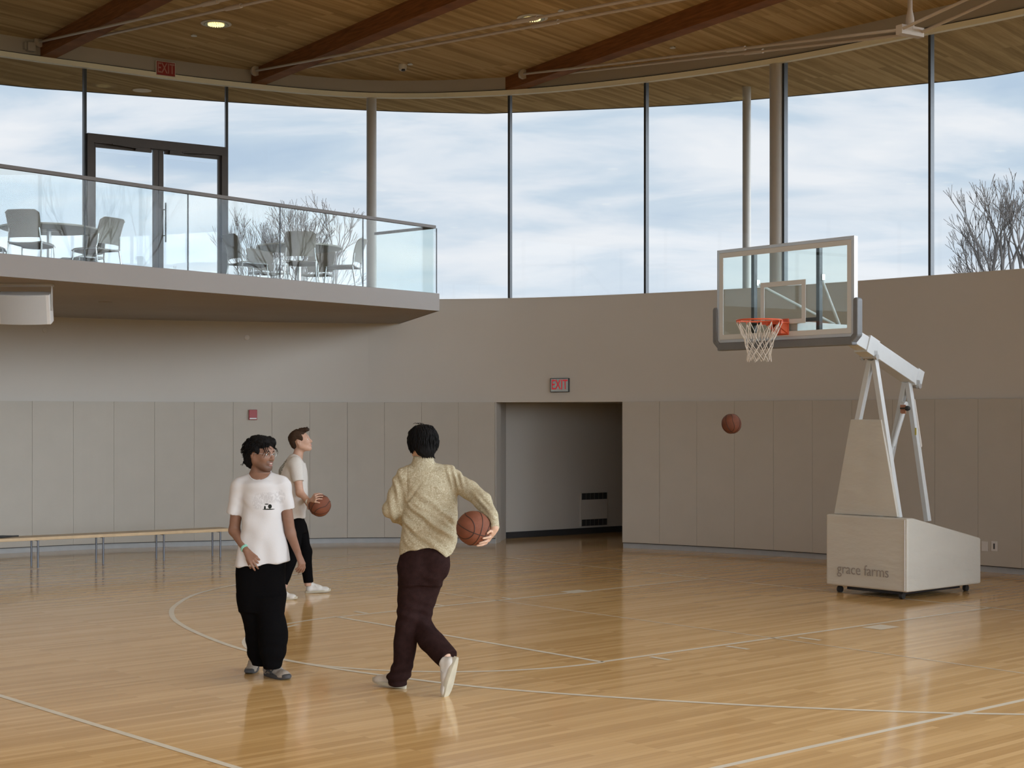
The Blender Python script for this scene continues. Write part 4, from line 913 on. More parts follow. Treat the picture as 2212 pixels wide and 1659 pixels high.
        Fc = np.concatenate(faces); Fc = Fc[(Fc >= 0).all(1)]
        for _ in range(iters): P = smooth_v(P, Fc, .5)
        return P, Fc
def smooth_v(P, Q, k):
    s = np.zeros_like(P); c = np.zeros(len(P))
    for i in range(4):
        a, b = Q[:, i], Q[:, (i+1) % 4]
        for j in range(3): s[:, j] += np.bincount(a, P[b, j], len(P))+np.bincount(b, P[a, j], len(P))
        c += np.bincount(a, minlength=len(P))+np.bincount(b, minlength=len(P))
    return P+(s/np.maximum(c, 1)[:, None]-P)*k
def normals(P, Q):
    n = np.cross(P[Q[:, 2]]-P[Q[:, 0]], P[Q[:, 3]]-P[Q[:, 1]]); s = np.zeros_like(P)
    for i in range(4):
        for j in range(3): s[:, j] += np.bincount(Q[:, i], n[:, j], len(P))
    return s/np.maximum(np.linalg.norm(s, axis=1), 1e-12)[:, None]
def npobj(name, P, Q, mat, parent, colfn=None, disp=None, cull=None):
    if disp is not None: P = P+normals(P, Q)*disp(P)[:, None]
    org = np.array(ORG[parent.name]); me = bpy.data.meshes.new(name)
    me.vertices.add(len(P)); me.vertices.foreach_set('co', (P-org).astype(f32).ravel()); me.loops.add(Q.size); me.loops.foreach_set('vertex_index', Q.astype(np.int32).ravel())
    me.polygons.add(len(Q)); me.polygons.foreach_set('loop_start', (np.arange(len(Q))*4).astype(np.int32)); me.update(calc_edges=True)
    me.polygons.foreach_set('use_smooth', [True]*len(Q))
    if colfn is not None:
        c = np.ones((len(P), 4), f32); c[:, :3] = colfn(P); a = me.color_attributes.new('tone', 'FLOAT_COLOR', 'POINT'); a.data.foreach_set('color', c.ravel())
    me.update(); me.validate(); return link(name, me, mat, parent, org, False)
def arr(v): return np.array(v, float)
class Head:
    def __init__(s, c, yaw, pitch=0, roll=0, sc=1.0):   # yaw 0 faces the camera, + turns towards the right of the picture
        y = math.radians(yaw); p = math.radians(pitch); fw = np.array([math.sin(y)*math.cos(p), -math.cos(y)*math.cos(p), math.sin(p)])
        ex = np.cross(fw, [0, 0, 1]); ex /= np.linalg.norm(ex); ez = np.cross(ex, fw); r = math.radians(roll)
        ex, ez = ex*math.cos(r)+ez*math.sin(r), ez*math.cos(r)-ex*math.sin(r)
        s.R = np.stack([ex, fw, ez], 1); s.c = arr(c); s.s = sc
    def __call__(s, x, y, z): return s.c+s.R @ (np.array([x, y, z])*s.s)
    def loc(s, P): return (P-s.c) @ s.R/s.s
def build_head(f, h, thin=1.0):
    S = h.s; R = h.R
    f.ell(h(0, -.012, .035), np.array((.076, .094, .083))*S, .0, R); f.ell(h(0, .012, .0), np.array((.072, .078, .085))*S, .03, R)
    f.ell(h(0, .030, -.038), np.array((.058*thin, .058, .070))*S, .03, R)
    for sx in (-1, 1):
        f.cone(h(sx*.056*thin, -.005, -.045), h(sx*.022, .062, -.094), .022*S, .017*S, .03*S)
        f.ell(h(sx*.040, .058, -.022), np.array((.022, .022, .022))*S, .02*S, R)
    f.ell(h(0, .072, -.092), np.array((.022, .020, .018))*S, .018*S, R)
    f.cone(h(-.036, .074, .026), h(.036, .074, .026), .014*S, .014*S, .016*S)
    for sx in (-1, 1): f.ell(h(sx*.032, .096, .004), np.array((.018, .018, .013))*S, .010*S, R, sub=True)
    for sx in (-1, 1):
        f.cone(h(sx*.019, .0835, .0125), h(sx*.044, .079, .0115), .0062*S, .0055*S, .003*S); f.cone(h(sx*.019, .0835, -.0055), h(sx*.044, .078, -.0045), .0052*S, .0050*S, .003*S)
    f.cone(h(0, .084, .016), h(0, .106, -.026), .008*S, .0125*S, .010*S)
    for sx in (-1, 1):
        f.ell(h(sx*.013, .095, -.032), np.array((.009, .011, .008))*S, .006*S, R)
        f.ell(h(sx*.079, -.008, -.004), np.array((.008, .020, .032))*S, .006*S, R)
        f.ell(h(sx*.088, .000, -.002), np.array((.008, .010, .018))*S, .004*S, R, sub=True)
    f.ell(h(0, .080, -.058), np.array((.028, .017, .018))*S, .014*S, R)
    f.ell(h(0, .099, -.059), np.array((.024, .006, .0035))*S, .004*S, R, sub=True)
def face_bits(person, h, lipcol, browcol, iris, mouth_open=False, brow=1.0):
    S = h.s; R = h.R
    for sx in (-1, 1):
        e = h(sx*.031, .077, .004); mb = MB(); mb.lathe(Vector(e), [(.0115*S*math.sin(a), -.0115*S*math.cos(a)) for a in [PI*k/10 for k in range(1, 10)]], 14, axis=h.R[:, 1]); eo = mb.build('eye', lipcol[1], person, smooth=True)
        mb = MB(); mb.lathe(Vector(h(sx*.031, .0878, .004)), [(.0055*S, 0), (.004*S, .0012)], 12, axis=h.R[:, 1]); mb.build('iris', iris, eo)
        mb = MB(); pts = [h(sx*x, y, z) for x, y, z in ((.014, .090, .021), (.026, .089, .026), (.038, .083, .026), (.047, .074, .020))]
        mb.tube(pts, [.0032*brow, .0045*brow, .004*brow, .002*brow], 6); mb.build('eyebrow', browcol, person, smooth=True)
    mb = MB(); mb.tube([h(x, y, z) for x, y, z in ((-.024, .083, -.058), (-.010, .095, -.0545), (0, .0965, -.056), (.010, .095, -.0545), (.024, .083, -.058))], [.002*S, .0042*S, .0038*S, .0042*S, .002*S], 8)
    o = -.012 if mouth_open else -.0035
    mb.tube([h(x, y, z+o) for x, y, z in ((-.022, .083, -.058), (-.010, .093, -.061), (0, .095, -.062), (.010, .093, -.061), (.022, .083, -.058))], [.002*S, .0048*S, .0052*S, .0048*S, .002*S], 8)
    lp = mb.build('lips', lipcol[0], person, smooth=True)
    if mouth_open: MB().tube([h(x, y, -.0605) for x, y in ((-.014, .0905), (0, .0965), (.014, .0905))], .0036*S, 6).build('teeth', lipcol[1], lp, smooth=True)
def hair_obj(person, f, mat, amp, freq, keep=None, name='hair'):
    P, Q = f.mesh(1)
    return npobj(name, P, Q, mat, person, disp=lambda P: amp*(vnoise(P*np.array(freq))+.6*vnoise(P*np.array(freq)*2.3, 3)))
def unit(v): v = arr(v); return v/np.linalg.norm(v)
def rot(v, ax, a): ax = unit(ax); return v*math.cos(a)+np.cross(ax, v)*math.sin(a)+ax*(ax @ v)*(1-math.cos(a))
def hand(f, wr, d, pn, side, curls, sc=1.0, spread=.06, thumb=(.5, .5), rw=.024):
    """wr wrist, d direction to the knuckles, pn where the palm faces, side +1/-1: which side (pn x d) the thumb is on"""
    wr = arr(wr); d = unit(d); pn = arr(pn); pn = unit(pn-d*(pn @ d)); s = np.cross(pn, d)*side; tips = []
    kn = [wr+d*(.088-.004*abs(i-1.2))*sc+s*(1.5-i)*.0205*sc-pn*.001*(i-1.5)**2 for i in range(4)]
    for i in range(4): f.cone(wr+d*.012*sc+s*(1.5-i)*.011*sc, kn[i], .0155*sc, .0118*sc, .012*sc)
    f.cone(wr+d*.02*sc+s*.014*sc+pn*.006, wr+d*.055*sc+s*.030*sc+pn*.008, .015*sc, .013*sc, .012*sc)
    Ls = [.074, .082, .076, .060]
    for i in range(4):
        dd = unit(d+s*(1.5-i)*spread*2); p = kn[i]; r = .0098*sc if i < 3 else .0086*sc; ax = np.cross(dd, pn)
        for j, (fr_, r1) in enumerate(((.45, .0090), (.30, .0082), (.25, .0070))):
            dd = rot(dd, ax, curls[i][j]); q = p+dd*Ls[i]*fr_*sc; f.cone(p, q, r, r1*sc, .0035 if j else .006); p, r = q, r1*sc
        tips.append(p)
    tb_ = wr+d*.050*sc+s*.034*sc+pn*.008; t1 = unit(d*.75+s*thumb[0]+pn*thumb[1]); q = tb_+t1*.040*sc; f.cone(tb_, q, .0125*sc, .0105*sc, .008)
    t2 = unit(t1*.9+d*.35+pn*.15); f.cone(q, q+t2*.030*sc, .0105*sc, .0085*sc, .004)
    return tips
def shoe(person, heel, d, side_up, L, upmat, solemat, yawless=False, extras=None, wid=.047):
    """heel: rear end of the sole on the ground side, d: heel to toe, side_up: shoe up axis"""
    heel = arr(heel); d = unit(d); u = arr(side_up); u = unit(u-d*(u @ d)); s = np.cross(u, d); k = L/.29
    p = lambda x, y, z: heel+(d*x+s*y+u*z)*k
    lo = np.minimum(p(0, 0, 0), p(.29, 0, .1))-.11; hi = np.maximum(p(0, 0, 0), p(.29, 0, .1))+.11
    f = Field(lo, hi, .004)
    f.cone(p(.045, 0, .045), p(.055, 0, .095), .036*k, .034*k, .0); f.cone(p(.05, 0, .045), p(.15, 0, .045), .037*k, .036*k, .02)
    f.cone(p(.07, 0, .092), p(.16, 0, .058), .030*k, .026*k, .02); f.cone(p(.15, .003, .036), p(.235, .004, .026), .038*k, .034*k, .02); f.ell(p(.222, .004, .022), np.array((.064, .046, .034))*k, .015, np.stack([d, s, u], 1))
    pl = float(u @ p(0, 0, .014)); f.clip(lambda X, Y, Z: pl-(u[0]*X+u[1]*Y+u[2]*Z))
    # ankle opening
    f.cone(p(.055, 0, .105), p(.052, 0, .16), .026*k, .03*k, .006, sub=True)
    P, Q = f.mesh(1); sh = npobj('shoe', P, Q, upmat, person)
    mb = MB(); n = 40; prof = []
    for i in range(n):
        a = 2*PI*i/n; x = .145+.150*math.cos(a); c = abs(math.sin(a))**.8*(1 if math.sin(a) > 0 else -1)
        wdt = .036+.012*min(1, max(0, (x-.07)/.12)); prof.append((x, c*wdt+.003*min(1, x/.2)))
    tz = lambda x: .012*max(0, (x-.22)/.07)**2
    vs = [Vector(p(x, y*.96, .0+tz(x))) for x, y in prof]+[Vector(p(x, y*1.05, .009+tz(x))) for x, y in prof]+[Vector(p(x, y*1.03, .026+tz(x)*.8)) for x, y in prof]
    mb.add(vs, [tuple(range(n-1, -1, -1)), tuple(range(2*n, 3*n))]+[(i+j*n, (i+1) % n+j*n, (i+1) % n+(j+1)*n, i+(j+1)*n) for j in (0, 1) for i in range(n)])
    mb.build('sole', solemat, sh, smooth=True)
    mb = MB()
    for j in range(5):
        x = .105+.024*j; z = .098-.0125*j+ (.002 if j else 0); mb.tube([p(x, -.024, z-.010), p(x+.006, 0, z+.001), p(x, .024, z-.010)], .0028, 6)
    mb.tube([p(.105, .0, .098), p(.11, .03, .088), p(.12, .038, .062)], .0022, 5); mb.tube([p(.105, .0, .098), p(.11, -.03, .09), p(.125, -.04, .068)], .0022, 5)
    mb.build('laces', extras or solemat, sh, smooth=True)
    return sh, p
def pxs(Y0):   # pixel helper at a person's distance
    return lambda u, v, dy=0.0: arr(at(u, v, Y0+dy))
def secs(rows, Y0):   # (v, uL, uR, half depth, dy)
    o = []
    for r in rows:
        v, a, b, hd = r[:4]; dy = r[4] if len(r) > 4 else 0.0; k = (Y0+dy)/F
        o.append((CZ+(HY-v)*k, ((a+b)/2-U0)*k, Y0+dy, (b-a)/2*k, hd))
    return o
def hem(Y0, pts):   # keep above the pixel row curve pts (u, v)
    us = np.array([((u-U0)*Y0/F) for u, v in pts]); zs = np.array([CZ+(HY-v)*Y0/F for u, v in pts])
    return lambda X, Y, Z: (np.interp(X.ravel(), us, zs)[:, None, None]-Z)

def skin_mat(name, col, var=.12): 
    m = pm(name, col, .5, var=var, vscale=25, spec=.35, attr='tone'); m.node_tree.nodes['Principled BSDF'].inputs['Subsurface Weight'].default_value = .08
    m.node_tree.nodes['Principled BSDF'].inputs['Subsurface Radius'].default_value = (.02, .008, .004); return m
M['skin_a'] = skin_mat('skin_brown', (.255, .135, .088)); M['skin_b'] = skin_mat('skin_fair', (.50, .31, .225)); M['skin_c'] = skin_mat('skin_light', (.56, .36, .25))
M['lip_a'] = pm('lips_dusky', (.30, .14, .125), .4); M['lip_b'] = pm('lips_pink', (.50, .23, .19), .4)
M['eye'] = pm('eye_white', (.62, .60, .57), .25); M['iris'] = pm('iris_dark', (.03, .018, .012), .2); M['iris_b'] = pm('iris_blue_grey', (.10, .12, .13), .2)
M['hair_black'] = pm('hair_black', (.0055, .005, .005), .75, spec=.12, bump=.5, bscale=160, stretch=(1, 1, .25)); M['hair_brown'] = pm('hair_brown', (.060, .034, .020), .7, spec=.15, bump=.5, bscale=160, col2=(.030, .017, .010))
M['black_cloth'] = pm('black_cotton', (.0035, .0033, .0036), .9, spec=.04, bump=.3, bscale=90)
M['brown_cloth'] = pm('brown_denim', (.028, .0135, .0125), .9, spec=.06, var=.35, vscale=30, bump=.5, bscale=220)
M['heather'] = pm('heather_cotton', (.62, .60, .57), .9, var=.12, vscale=160, spec=.1, bump=.2, bscale=200)
M['shoe_taupe'] = pm('taupe_suede', (.33, .285, .235), .85, var=.25, vscale=30, bump=.4, bscale=150); M['shoe_dark'] = pm('dark_sole', (.05, .05, .052), .7)
M['shoe_white'] = pm('white_leather', (.56, .54, .50), .55, var=.08, vscale=30); M['shoe_cream'] = pm('cream_suede', (.50, .455, .39), .8, var=.15, vscale=20); M['sole_worn'] = pm('worn_sole', (.46, .42, .32), .7, var=.2, vscale=12)
M['mint'] = pm('mint_band', (.30, .72, .58), .5, var=.3, vscale=60); M['bandwhite'] = pm('pale_band', (.66, .70, .64), .5)

# ===== man in the white printed t-shirt
Y1 = 11.52; q = pxs(Y1)
p1 = thing('person', 'person in white printed t-shirt and wide black trousers, walking and looking right', 'person', (at(566, 1460, Y1).x, Y1, 0))
h1 = Head(q(564, 981.5, -.01), 58, -2, 0, 1.07)
f = Field(q(478, 935)-np.array((0, .38, 0)), np.array((q(675, 940)[0], Y1+.30, q(0, 935)[2])), .0045); f = Field([q(478, 0)[0], Y1-.36, .06], [q(672, 0)[0], Y1+.28, q(0, 938)[2]], .0045)
f.loft(secs([(1045, 530, 602, .08), (1075, 533, 600, .10), (1120, 534, 598, .10), (1180, 530, 602, .10), (1235, 522, 612, .105)], Y1), .0)
f.cone(q(520, 1054), q(608, 1051), .050, .050, .05); f.cone(q(561, 1003, .03), q(561, 1040, .02), .050, .064, .04)
f.cone(q(558, 1026, .01), q(536, 1042), .045, .040, .05); f.cone(q(566, 1026, .01), q(592, 1042), .045, .040, .05)
NC = q(562, 1023.5, -.005); NR = np.array(((1, 0, 0), (0, math.cos(.5), -math.sin(.5)), (0, math.sin(.5), math.cos(.5))))
f.ell(NC+np.array((0, 0, -.006)), (.076, .088, .026), .02, NR)
build_head(f, h1); f.cone(h1(0, -.03, -.05), q(561, 1020, .02), .048, .052, .03)
f.cone(q(517, 1056), q(506, 1146, .01), .050, .040, .03); f.cone(q(506, 1146, .01), q(533, 1190, -.13), .041, .027, .02)
f.cone(q(611, 1054), q(627, 1152, .03), .049, .040, .03); f.cone(q(627, 1152, .03), q(643.5, 1194, -.03), .040, .026, .02)
wa, wb_ = q(534, 1192, -.135), q(644, 1196, -.03)
hand(f, wa, unit(q(551, 1214, -.17)-wa), (.15, .55, -.35), 1, [(.35, .35, .2), (.45, .5, .3), (.55, .5, .3), (.6, .55, .3)], .98, .05, (.35, .7))
hand(f, wb_, unit(q(651, 1216, -.04)-wb_), (-.8, .35, 0), -1, [(.35, .4, .3), (.5, .55, .3), (.6, .6, .35), (.65, .6, .35)], .98, .03, (.45, .45))
for (a, b, c) in (((545, 1235, .03), (545, 1340, .05), (556, 1425, .09)), ((585, 1235, -.01), (590, 1340, -.03), (591, 1435, -.05))):
    f.cone(q(*a), q(*b), .075, .05, .03); f.cone(q(*b), q(*c), .048, .034, .03)
P, Q = f.mesh(1)
def tone1(P):
    L = h1.loc(P); c = np.ones((len(P), 3)); x, y, z = L.T
    hd = np.exp(-(np.maximum(z+.085, 0)/.038)**2)*(z > -.125)*(y > .0)*np.clip((y+.02)/.05, 0, 1)*(np.abs(x) < .085)
    mu = np.exp(-((z+.046)/.008)**2-((y-.095)/.03)**2)*(np.abs(x) < .035); b = np.clip(hd*.78+mu*.75, 0, .82)[:, None]
    return c*(1-b)+np.array((.42, .44, .46))*b
npobj('body', P, Q, 'skin_a', p1, tone1); face_bits(p1, h1, ('lip_a', 'eye'), 'hair_black', 'iris', True, 1.1)
# hair: full, wavy, to the nape, curls over the forehead
f = Field(h1.c-.22, h1.c+.22, .005); R = h1.R
f.ell(h1(0, -.022, .052), (.098, .108, .088), .0, R); f.ell(h1(0, -.062, -.005), (.088, .070, .085), .03, R); f.ell(h1(0, -.075, -.055), (.070, .050, .055), .03, R)
f.ell(h1(-.03, .035, .088), (.062, .055, .038), .03, R); f.ell(h1(.035, .035, .092), (.055, .055, .036), .03, R)
for sx in (-1, 1): f.ell(h1(sx*.078, .0, .03), (.024, .050, .045), .02, R)
f.ell(h1(0, .088, -.022), (.074, .075, .082), .015, R, sub=True)
for sx in (-1, 1): f.ell(h1(sx*.085, .012, -.012), (.03, .028, .035), .01, R, sub=True)
ho = hair_obj(p1, f, 'hair_black', .0085, (48, 48, 36))
mb = MB(); r = random.Random(5)
def curl(a, d, L, amp, rad, turns, ph, drop=.3):
    a = arr(a); d = unit(d); n = 14; e = unit(np.cross(d, [.3, .2, 1])); g = np.cross(d, e); pts = []
    for i in range(n):
        t = i/(n-1); c = a+d*L*t+np.array((0, 0, -1))*drop*L*t*t; pts.append(c+(e*math.cos(ph+turns*2*PI*t)+g*math.sin(ph+turns*2*PI*t))*amp*(.3+t))
    mb.tube(pts, [rad*(1-.75*i/(n-1)) for i in range(n)], 5)
for i in range(260):
    th = r.uniform(0, 2*PI); ph = r.uniform(-.3, 1.35); dl = np.array((math.cos(th)*math.cos(ph), math.sin(th)*math.cos(ph), math.sin(ph)))
    if dl[1] > .55 and dl[2] < .5: continue
    if dl[2] < 0 and dl[1] > -.1: continue
    s_ = h1(*(np.array((0, -.025, .045))+dl*np.array((.092, .102, .082)))); curl(s_, h1.R @ (dl*.55+np.array((r.uniform(-.5, .5), -.25, -.35))), r.uniform(.026, .040), .0065, .0058, r.uniform(.8, 1.6), r.uniform(0, 6), .75)
for sx, y0, Lx in ((-.052, .075, .085), (-.045, .082, .07), (.040, .092, .085), (.052, .084, .10), (.060, .074, .11), (.066, .070, .095), (.030, .098, .05), (-.060, .060, .06)):
    curl(h1(sx*.9, y0, .085), h1.R @ np.array((sx*3.2, .25, -.75)), Lx*.8, .008, .0052, 1.5, sx*60, .35)
for k in range(16):
    a = r.uniform(-1, 1); curl(h1(a*.07, -.085-.01*abs(a), -.05+.01*r.random()), h1.R @ np.array((a*.6, -.5, -.8)), .04, .006, .005, 1, k, .2)
mb.build('hair_curls', 'hair_black', ho, smooth=True)
gl = MB()
for sx in (-1, 1): gl.tube([h1(sx*.031+.021*math.cos(a), .099-.004*abs(sx*.031+.021*math.cos(a))/.05, .001+.016*math.sin(a)) for a in [2*PI*k/20 for k in range(20)]], .0011, 5, closed=True); gl.tube([h1(sx*.052, .096, .006), h1(sx*.076, .06, .010), h1(sx*.082, .0, .008)], .0011, 5)
gl.tube([h1(-.010, .102, .003), h1(0, .104, .006), h1(.010, .102, .003)], .0011, 5); gl.build('glasses', 'alu', p1, smooth=True)
# t-shirt
f = Field([q(478, 0)[0], Y1-.30, q(0, 1235)[2]], [q(645, 0)[0], Y1+.26, q(0, 1005)[2]], .006)
f.loft(secs([(1048, 521, 614, .105), (1070, 523, 612, .128), (1095, 525, 609, .133), (1120, 524, 609, .135), (1150, 520, 613, .14), (1180, 513, 619, .148), (1210, 507, 625, .152), (1230, 504, 628, .155)], Y1), .0)
f.cone(q(521, 1053), q(608, 1050), .064, .062, .05); f.cone(q(560, 1030, .015), q(522, 1048), .058, .060, .05); f.cone(q(564, 1030, .015), q(606, 1047), .058, .058, .05)
f.cone(q(517, 1056), q(505, 1111, .005), .070, .060, .03, flat=True); f.cone(q(610, 1055), q(620, 1101, .015), .066, .057, .03, flat=True)
f.ell(q(561, 1050, -.030), (.125, .100, .062), .04)
f.clip(hem(Y1, [(470, 1226), (506, 1223.5), (560, 1219), (626, 1211), (650, 1209)]))
f.clip(lambda X, Y, Z: np.minimum(.0745-np.sqrt((X-NC[0])**2+((Y-NC[1])*.88)**2)+0*Z, (Z-NC[2]-math.tan(.5)*(Y-NC[1])+.008)*.88)*1.0)
for (a, b) in (((502, 1126, .005), (505, 1107, .005)), ((622, 1120, .02), (619.5, 1098, .016))): f.cone(q(*a), q(*b), .048, .044, .004, sub=True)
P, Q = f.mesh(2)
zl = lambda v: CZ+(HY-v)*Y1/F
def fold1(P):
    x, y, z = P.T; tz = np.clip((zl(1060)-z)/(zl(1060)-zl(1220)), 0, 1)
    d = .0055*tz*np.sin((x-z*.12)*44+2.5*vnoise(P*np.array((5, 5, 2))))+.0055*np.clip(tz*3, 0, 1)*np.sin((z+.55*x)*34+3*vnoise(P*4, 8))*(1-tz)+.005*vnoise(P*np.array((14, 14, 6)))+.008*tz*vnoise(P*np.array((6, 6, 2.2)), 4)
    e = np.exp(-((x-arr(q(526, 0))[0])/.05)**2-((z-zl(1092))/.07)**2); e2 = np.exp(-((x-arr(q(608, 0))[0])/.045)**2-((z-zl(1088))/.07)**2)
    return d+.0018*e*np.sin((z*1.0+x*.8)*90+2*vnoise(P*9, 5))
mb = MB(); mb.tube([NC+np.array((.0785*math.cos(a), .0885*math.sin(a), math.tan(.5)*.0885*math.sin(a)+.001)) for a in [2*PI*k/40 for k in range(40)]], .0058, 8, closed=True); colr = mb
m = pm('white_cotton_print', (.61, .605, .61), .9, var=.03, vscale=6, spec=.1, bump=.15, bscale=260); M['tee'] = m; nt = m.node_tree; b = nt.nodes['Principled BSDF']
src = b.inputs['Base Color'].links[0].from_socket
tcn = nd(nt, 'ShaderNodeTexCoord'); o1 = ORG[p1.name]; ctr = q(584, 1077)-np.array(o1)
mpn = nd(nt, 'ShaderNodeMapping'); mpn.inputs['Location'].default_value = (-ctr[0], 0, -ctr[2]); lk(nt, tcn.outputs['Object'], mpn.inputs[0])
sx_ = nd(nt, 'ShaderNodeSeparateXYZ'); lk(nt, mpn.outputs[0], sx_.inputs[0])
def blob(cx, cz, rx, rz, hard=6.0):
    a = mth(nt, 'POWER', mth(nt, 'ABSOLUTE', mth(nt, 'DIVIDE', mth(nt, 'SUBTRACT', sx_.outputs['X'], cx), rx)), 2.0); c = mth(nt, 'POWER', mth(nt, 'ABSOLUTE', mth(nt, 'DIVIDE', mth(nt, 'SUBTRACT', sx_.outputs['Z'], cz), rz)), 2.0)
    return mth(nt, 'MULTIPLY', mth(nt, 'SUBTRACT', 1.0, mth(nt, 'ADD', a, c)), hard, clamp=True)
front = mth(nt, 'LESS_THAN', sx_.outputs['Y'], 0.0)
w1 = nd(nt, 'ShaderNodeTexNoise', Scale=26.0, Detail=5.0, Distortion=1.4); mq = nd(nt, 'ShaderNodeMapping'); mq.inputs['Scale'].default_value = (1.4, .1, .8); lk(nt, mpn.outputs[0], mq.inputs[0]); lk(nt, mq.outputs[0], w1.inputs['Vector'])
scr = ramp(nt, w1.outputs['Fac'], [(.40, (0, 0, 0)), (.47, (1, 1, 1)), (.53, (.9, .9, .9)), (.60, (0, 0, 0))])
area = mth(nt, 'MAXIMUM', blob(-.005, .012, .125, .045, 2), blob(-.075, -.03, .045, .05, 2)); area = mth(nt, 'MAXIMUM', area, blob(.085, .02, .04, .06, 2))
g1 = mth(nt, 'MULTIPLY', mth(nt, 'MULTIPLY', scr, area), mth(nt, 'MULTIPLY', front, .36)); c = mixc(nt, g1, src, (.30, .29, .30))
dk = mth(nt, 'MAXIMUM', blob(.016, -.052, .014, .017), mth(nt, 'MAXIMUM', blob(-.020, -.062, .007, .016), mth(nt, 'MAXIMUM', blob(.006, -.073, .045, .0045), blob(-.008, -.035, .016, .004))))
c = mixc(nt, mth(nt, 'MULTIPLY', dk, front), c, (.015, .018, .015)); lk(nt, c, b.inputs['Base Color'])
ts = npobj('t_shirt', P, Q, m, p1, disp=fold1); colr.build('collar', m, ts, smooth=True)
# trousers
f = Field([q(490, 0)[0], Y1-.24, .0], [q(640, 0)[0], Y1+.26, q(0, 1195)[2]], .006)
f.loft(secs([(1200, 512, 617, .12), (1240, 509, 616, .13), (1270, 510, 616, .135), (1300, 513, 616, .135), (1320, 517, 613, .13)], Y1), .0)
f.loft(secs([(1285, 514, 580, .13, .03), (1320, 519, 584, .13, .04), (1348, 528, 586, .125, .05), (1380, 531, 586, .12, .06), (1410, 535, 586, .115, .07), (1424, 541, 582, .10, .07), (1436, 545, 578, .09, .07)], Y1), .03)
f.loft(secs([(1285, 552, 616, .13, -.02), (1320, 554, 611, .13, -.03), (1345, 556, 617, .13, -.04), (1366, 557, 623, .13, -.05), (1400, 560, 620, .125, -.06), (1424, 565, 614, .12, -.06), (1443, 572, 605, .10, -.06)], Y1), .03)
f.ell(q(523, 1290, .0), (.040, .09, .09), .012); f.ell(q(606, 1285, .0), (.042, .09, .09), .012)
P, Q = f.mesh(2)
npobj('trousers', P, Q, 'black_cloth', p1, disp=lambda P: .004*vnoise(P*np.array((9, 9, 7)))+.004*np.sin(P[:, 2]*46+4*vnoise(P*5))*np.clip((.55-P[:, 2])/.4, 0, 1))
hl = ground(583, 1447); d1 = ground(616, 1465)-ground(575, 1452)
sh, pp = shoe(p1, (at(571, 1450, 11.58).x, 11.62, 0), (.20, -.23, 0), (0, 0, 1), .32, 'shoe_taupe', 'shoe_dark', extras='sole_worn')
mb = MB(); mb.tube([pp(.07, -.042, .03), pp(.10, -.044, .05), pp(.14, -.038, .068)], .0045, 6); mb.tube([pp(.16, -.040, .03), pp(.12, -.044, .048), pp(.09, -.043, .072)], .0045, 6); mb.tube([pp(.05, -.04, .06), pp(.09, -.044, .048), pp(.18, -.044, .03)], .004, 6); mb.tube([pp(.13, -.043, .03), pp(.165, -.040, .062)], .0045, 6)
mb.build('side_stripes', 'shoe_dark', sh, smooth=True)
MB().lathe(Vector(pp(.262, .003, .030)), [(.040, -.012), (.037, .004), (.022, .012)], 20).build('toe_cap', 'shoe_dark', sh, smooth=True)
sh, pp = shoe(p1, (at(553, 1440, 11.95).x+.01, 11.93, 0), (-.02, -.29, 0), (0, 0, 1), .285, 'shoe_taupe', 'shoe_dark', extras='shoe_dark')
MB().lathe(Vector(pp(.262, .003, .028)), [(.040, -.012), (.037, .006), (.022, .014)], 20).build('toe_cap', 'shoe_dark', sh, smooth=True)
wd = unit(q(533, 1190, -.13)-q(506, 1146, .01)); MB().lathe(Vector(q(529.5, 1184.5, -.115)), [(.0335, -.009), (.0345, 0), (.0325, .009)], 24, axis=wd).build('wristband', 'mint', p1, smooth=True)

# ===== person seen from behind in the patterned shirt
Y3 = 11.05; q = pxs(Y3)
p3 = thing('person', 'person seen from behind in cream patterned shirt and dark brown trousers, carrying a basketball', 'person', (at(905, 1450, Y3).x, Y3, 0))
h3 = Head(q(912, 958, .02), 180+26, -4, 0, 1.04)
f = Field([q(822, 0)[0], Y3-.62, .10], [q(1092, 0)[0], Y3+.42, q(0, 918)[2]], .0048)
f.loft(secs([(1015, 880, 965, .07), (1040, 880, 975, .10), (1090, 882, 978, .10), (1160, 880, 975, .10), (1220, 872, 962, .11)], Y3), .0)
f.cone(q(878, 1030), q(972, 1028), .052, .052, .05); build_head(f, h3); f.cone(h3(0, -.03, -.05), q(914, 1015), .047, .050, .03)
f.cone(q(872, 1034), q(851, 1103, .02), .050, .042, .03); f.cone(q(851, 1103, .02), q(888, 1138, .22), .042, .028, .02)
f.cone(q(978, 1032), q(1043, 1078, -.16), .050, .040, .03); we = q(1068, 1141, -.40); f.cone(q(1043, 1078, -.16), we, .040, .026, .02)
hand(f, q(888, 1138, .22), (.8, .5, .1), (.1, .3, 1), 1, [(.5, .6, .3)]*4, .95)
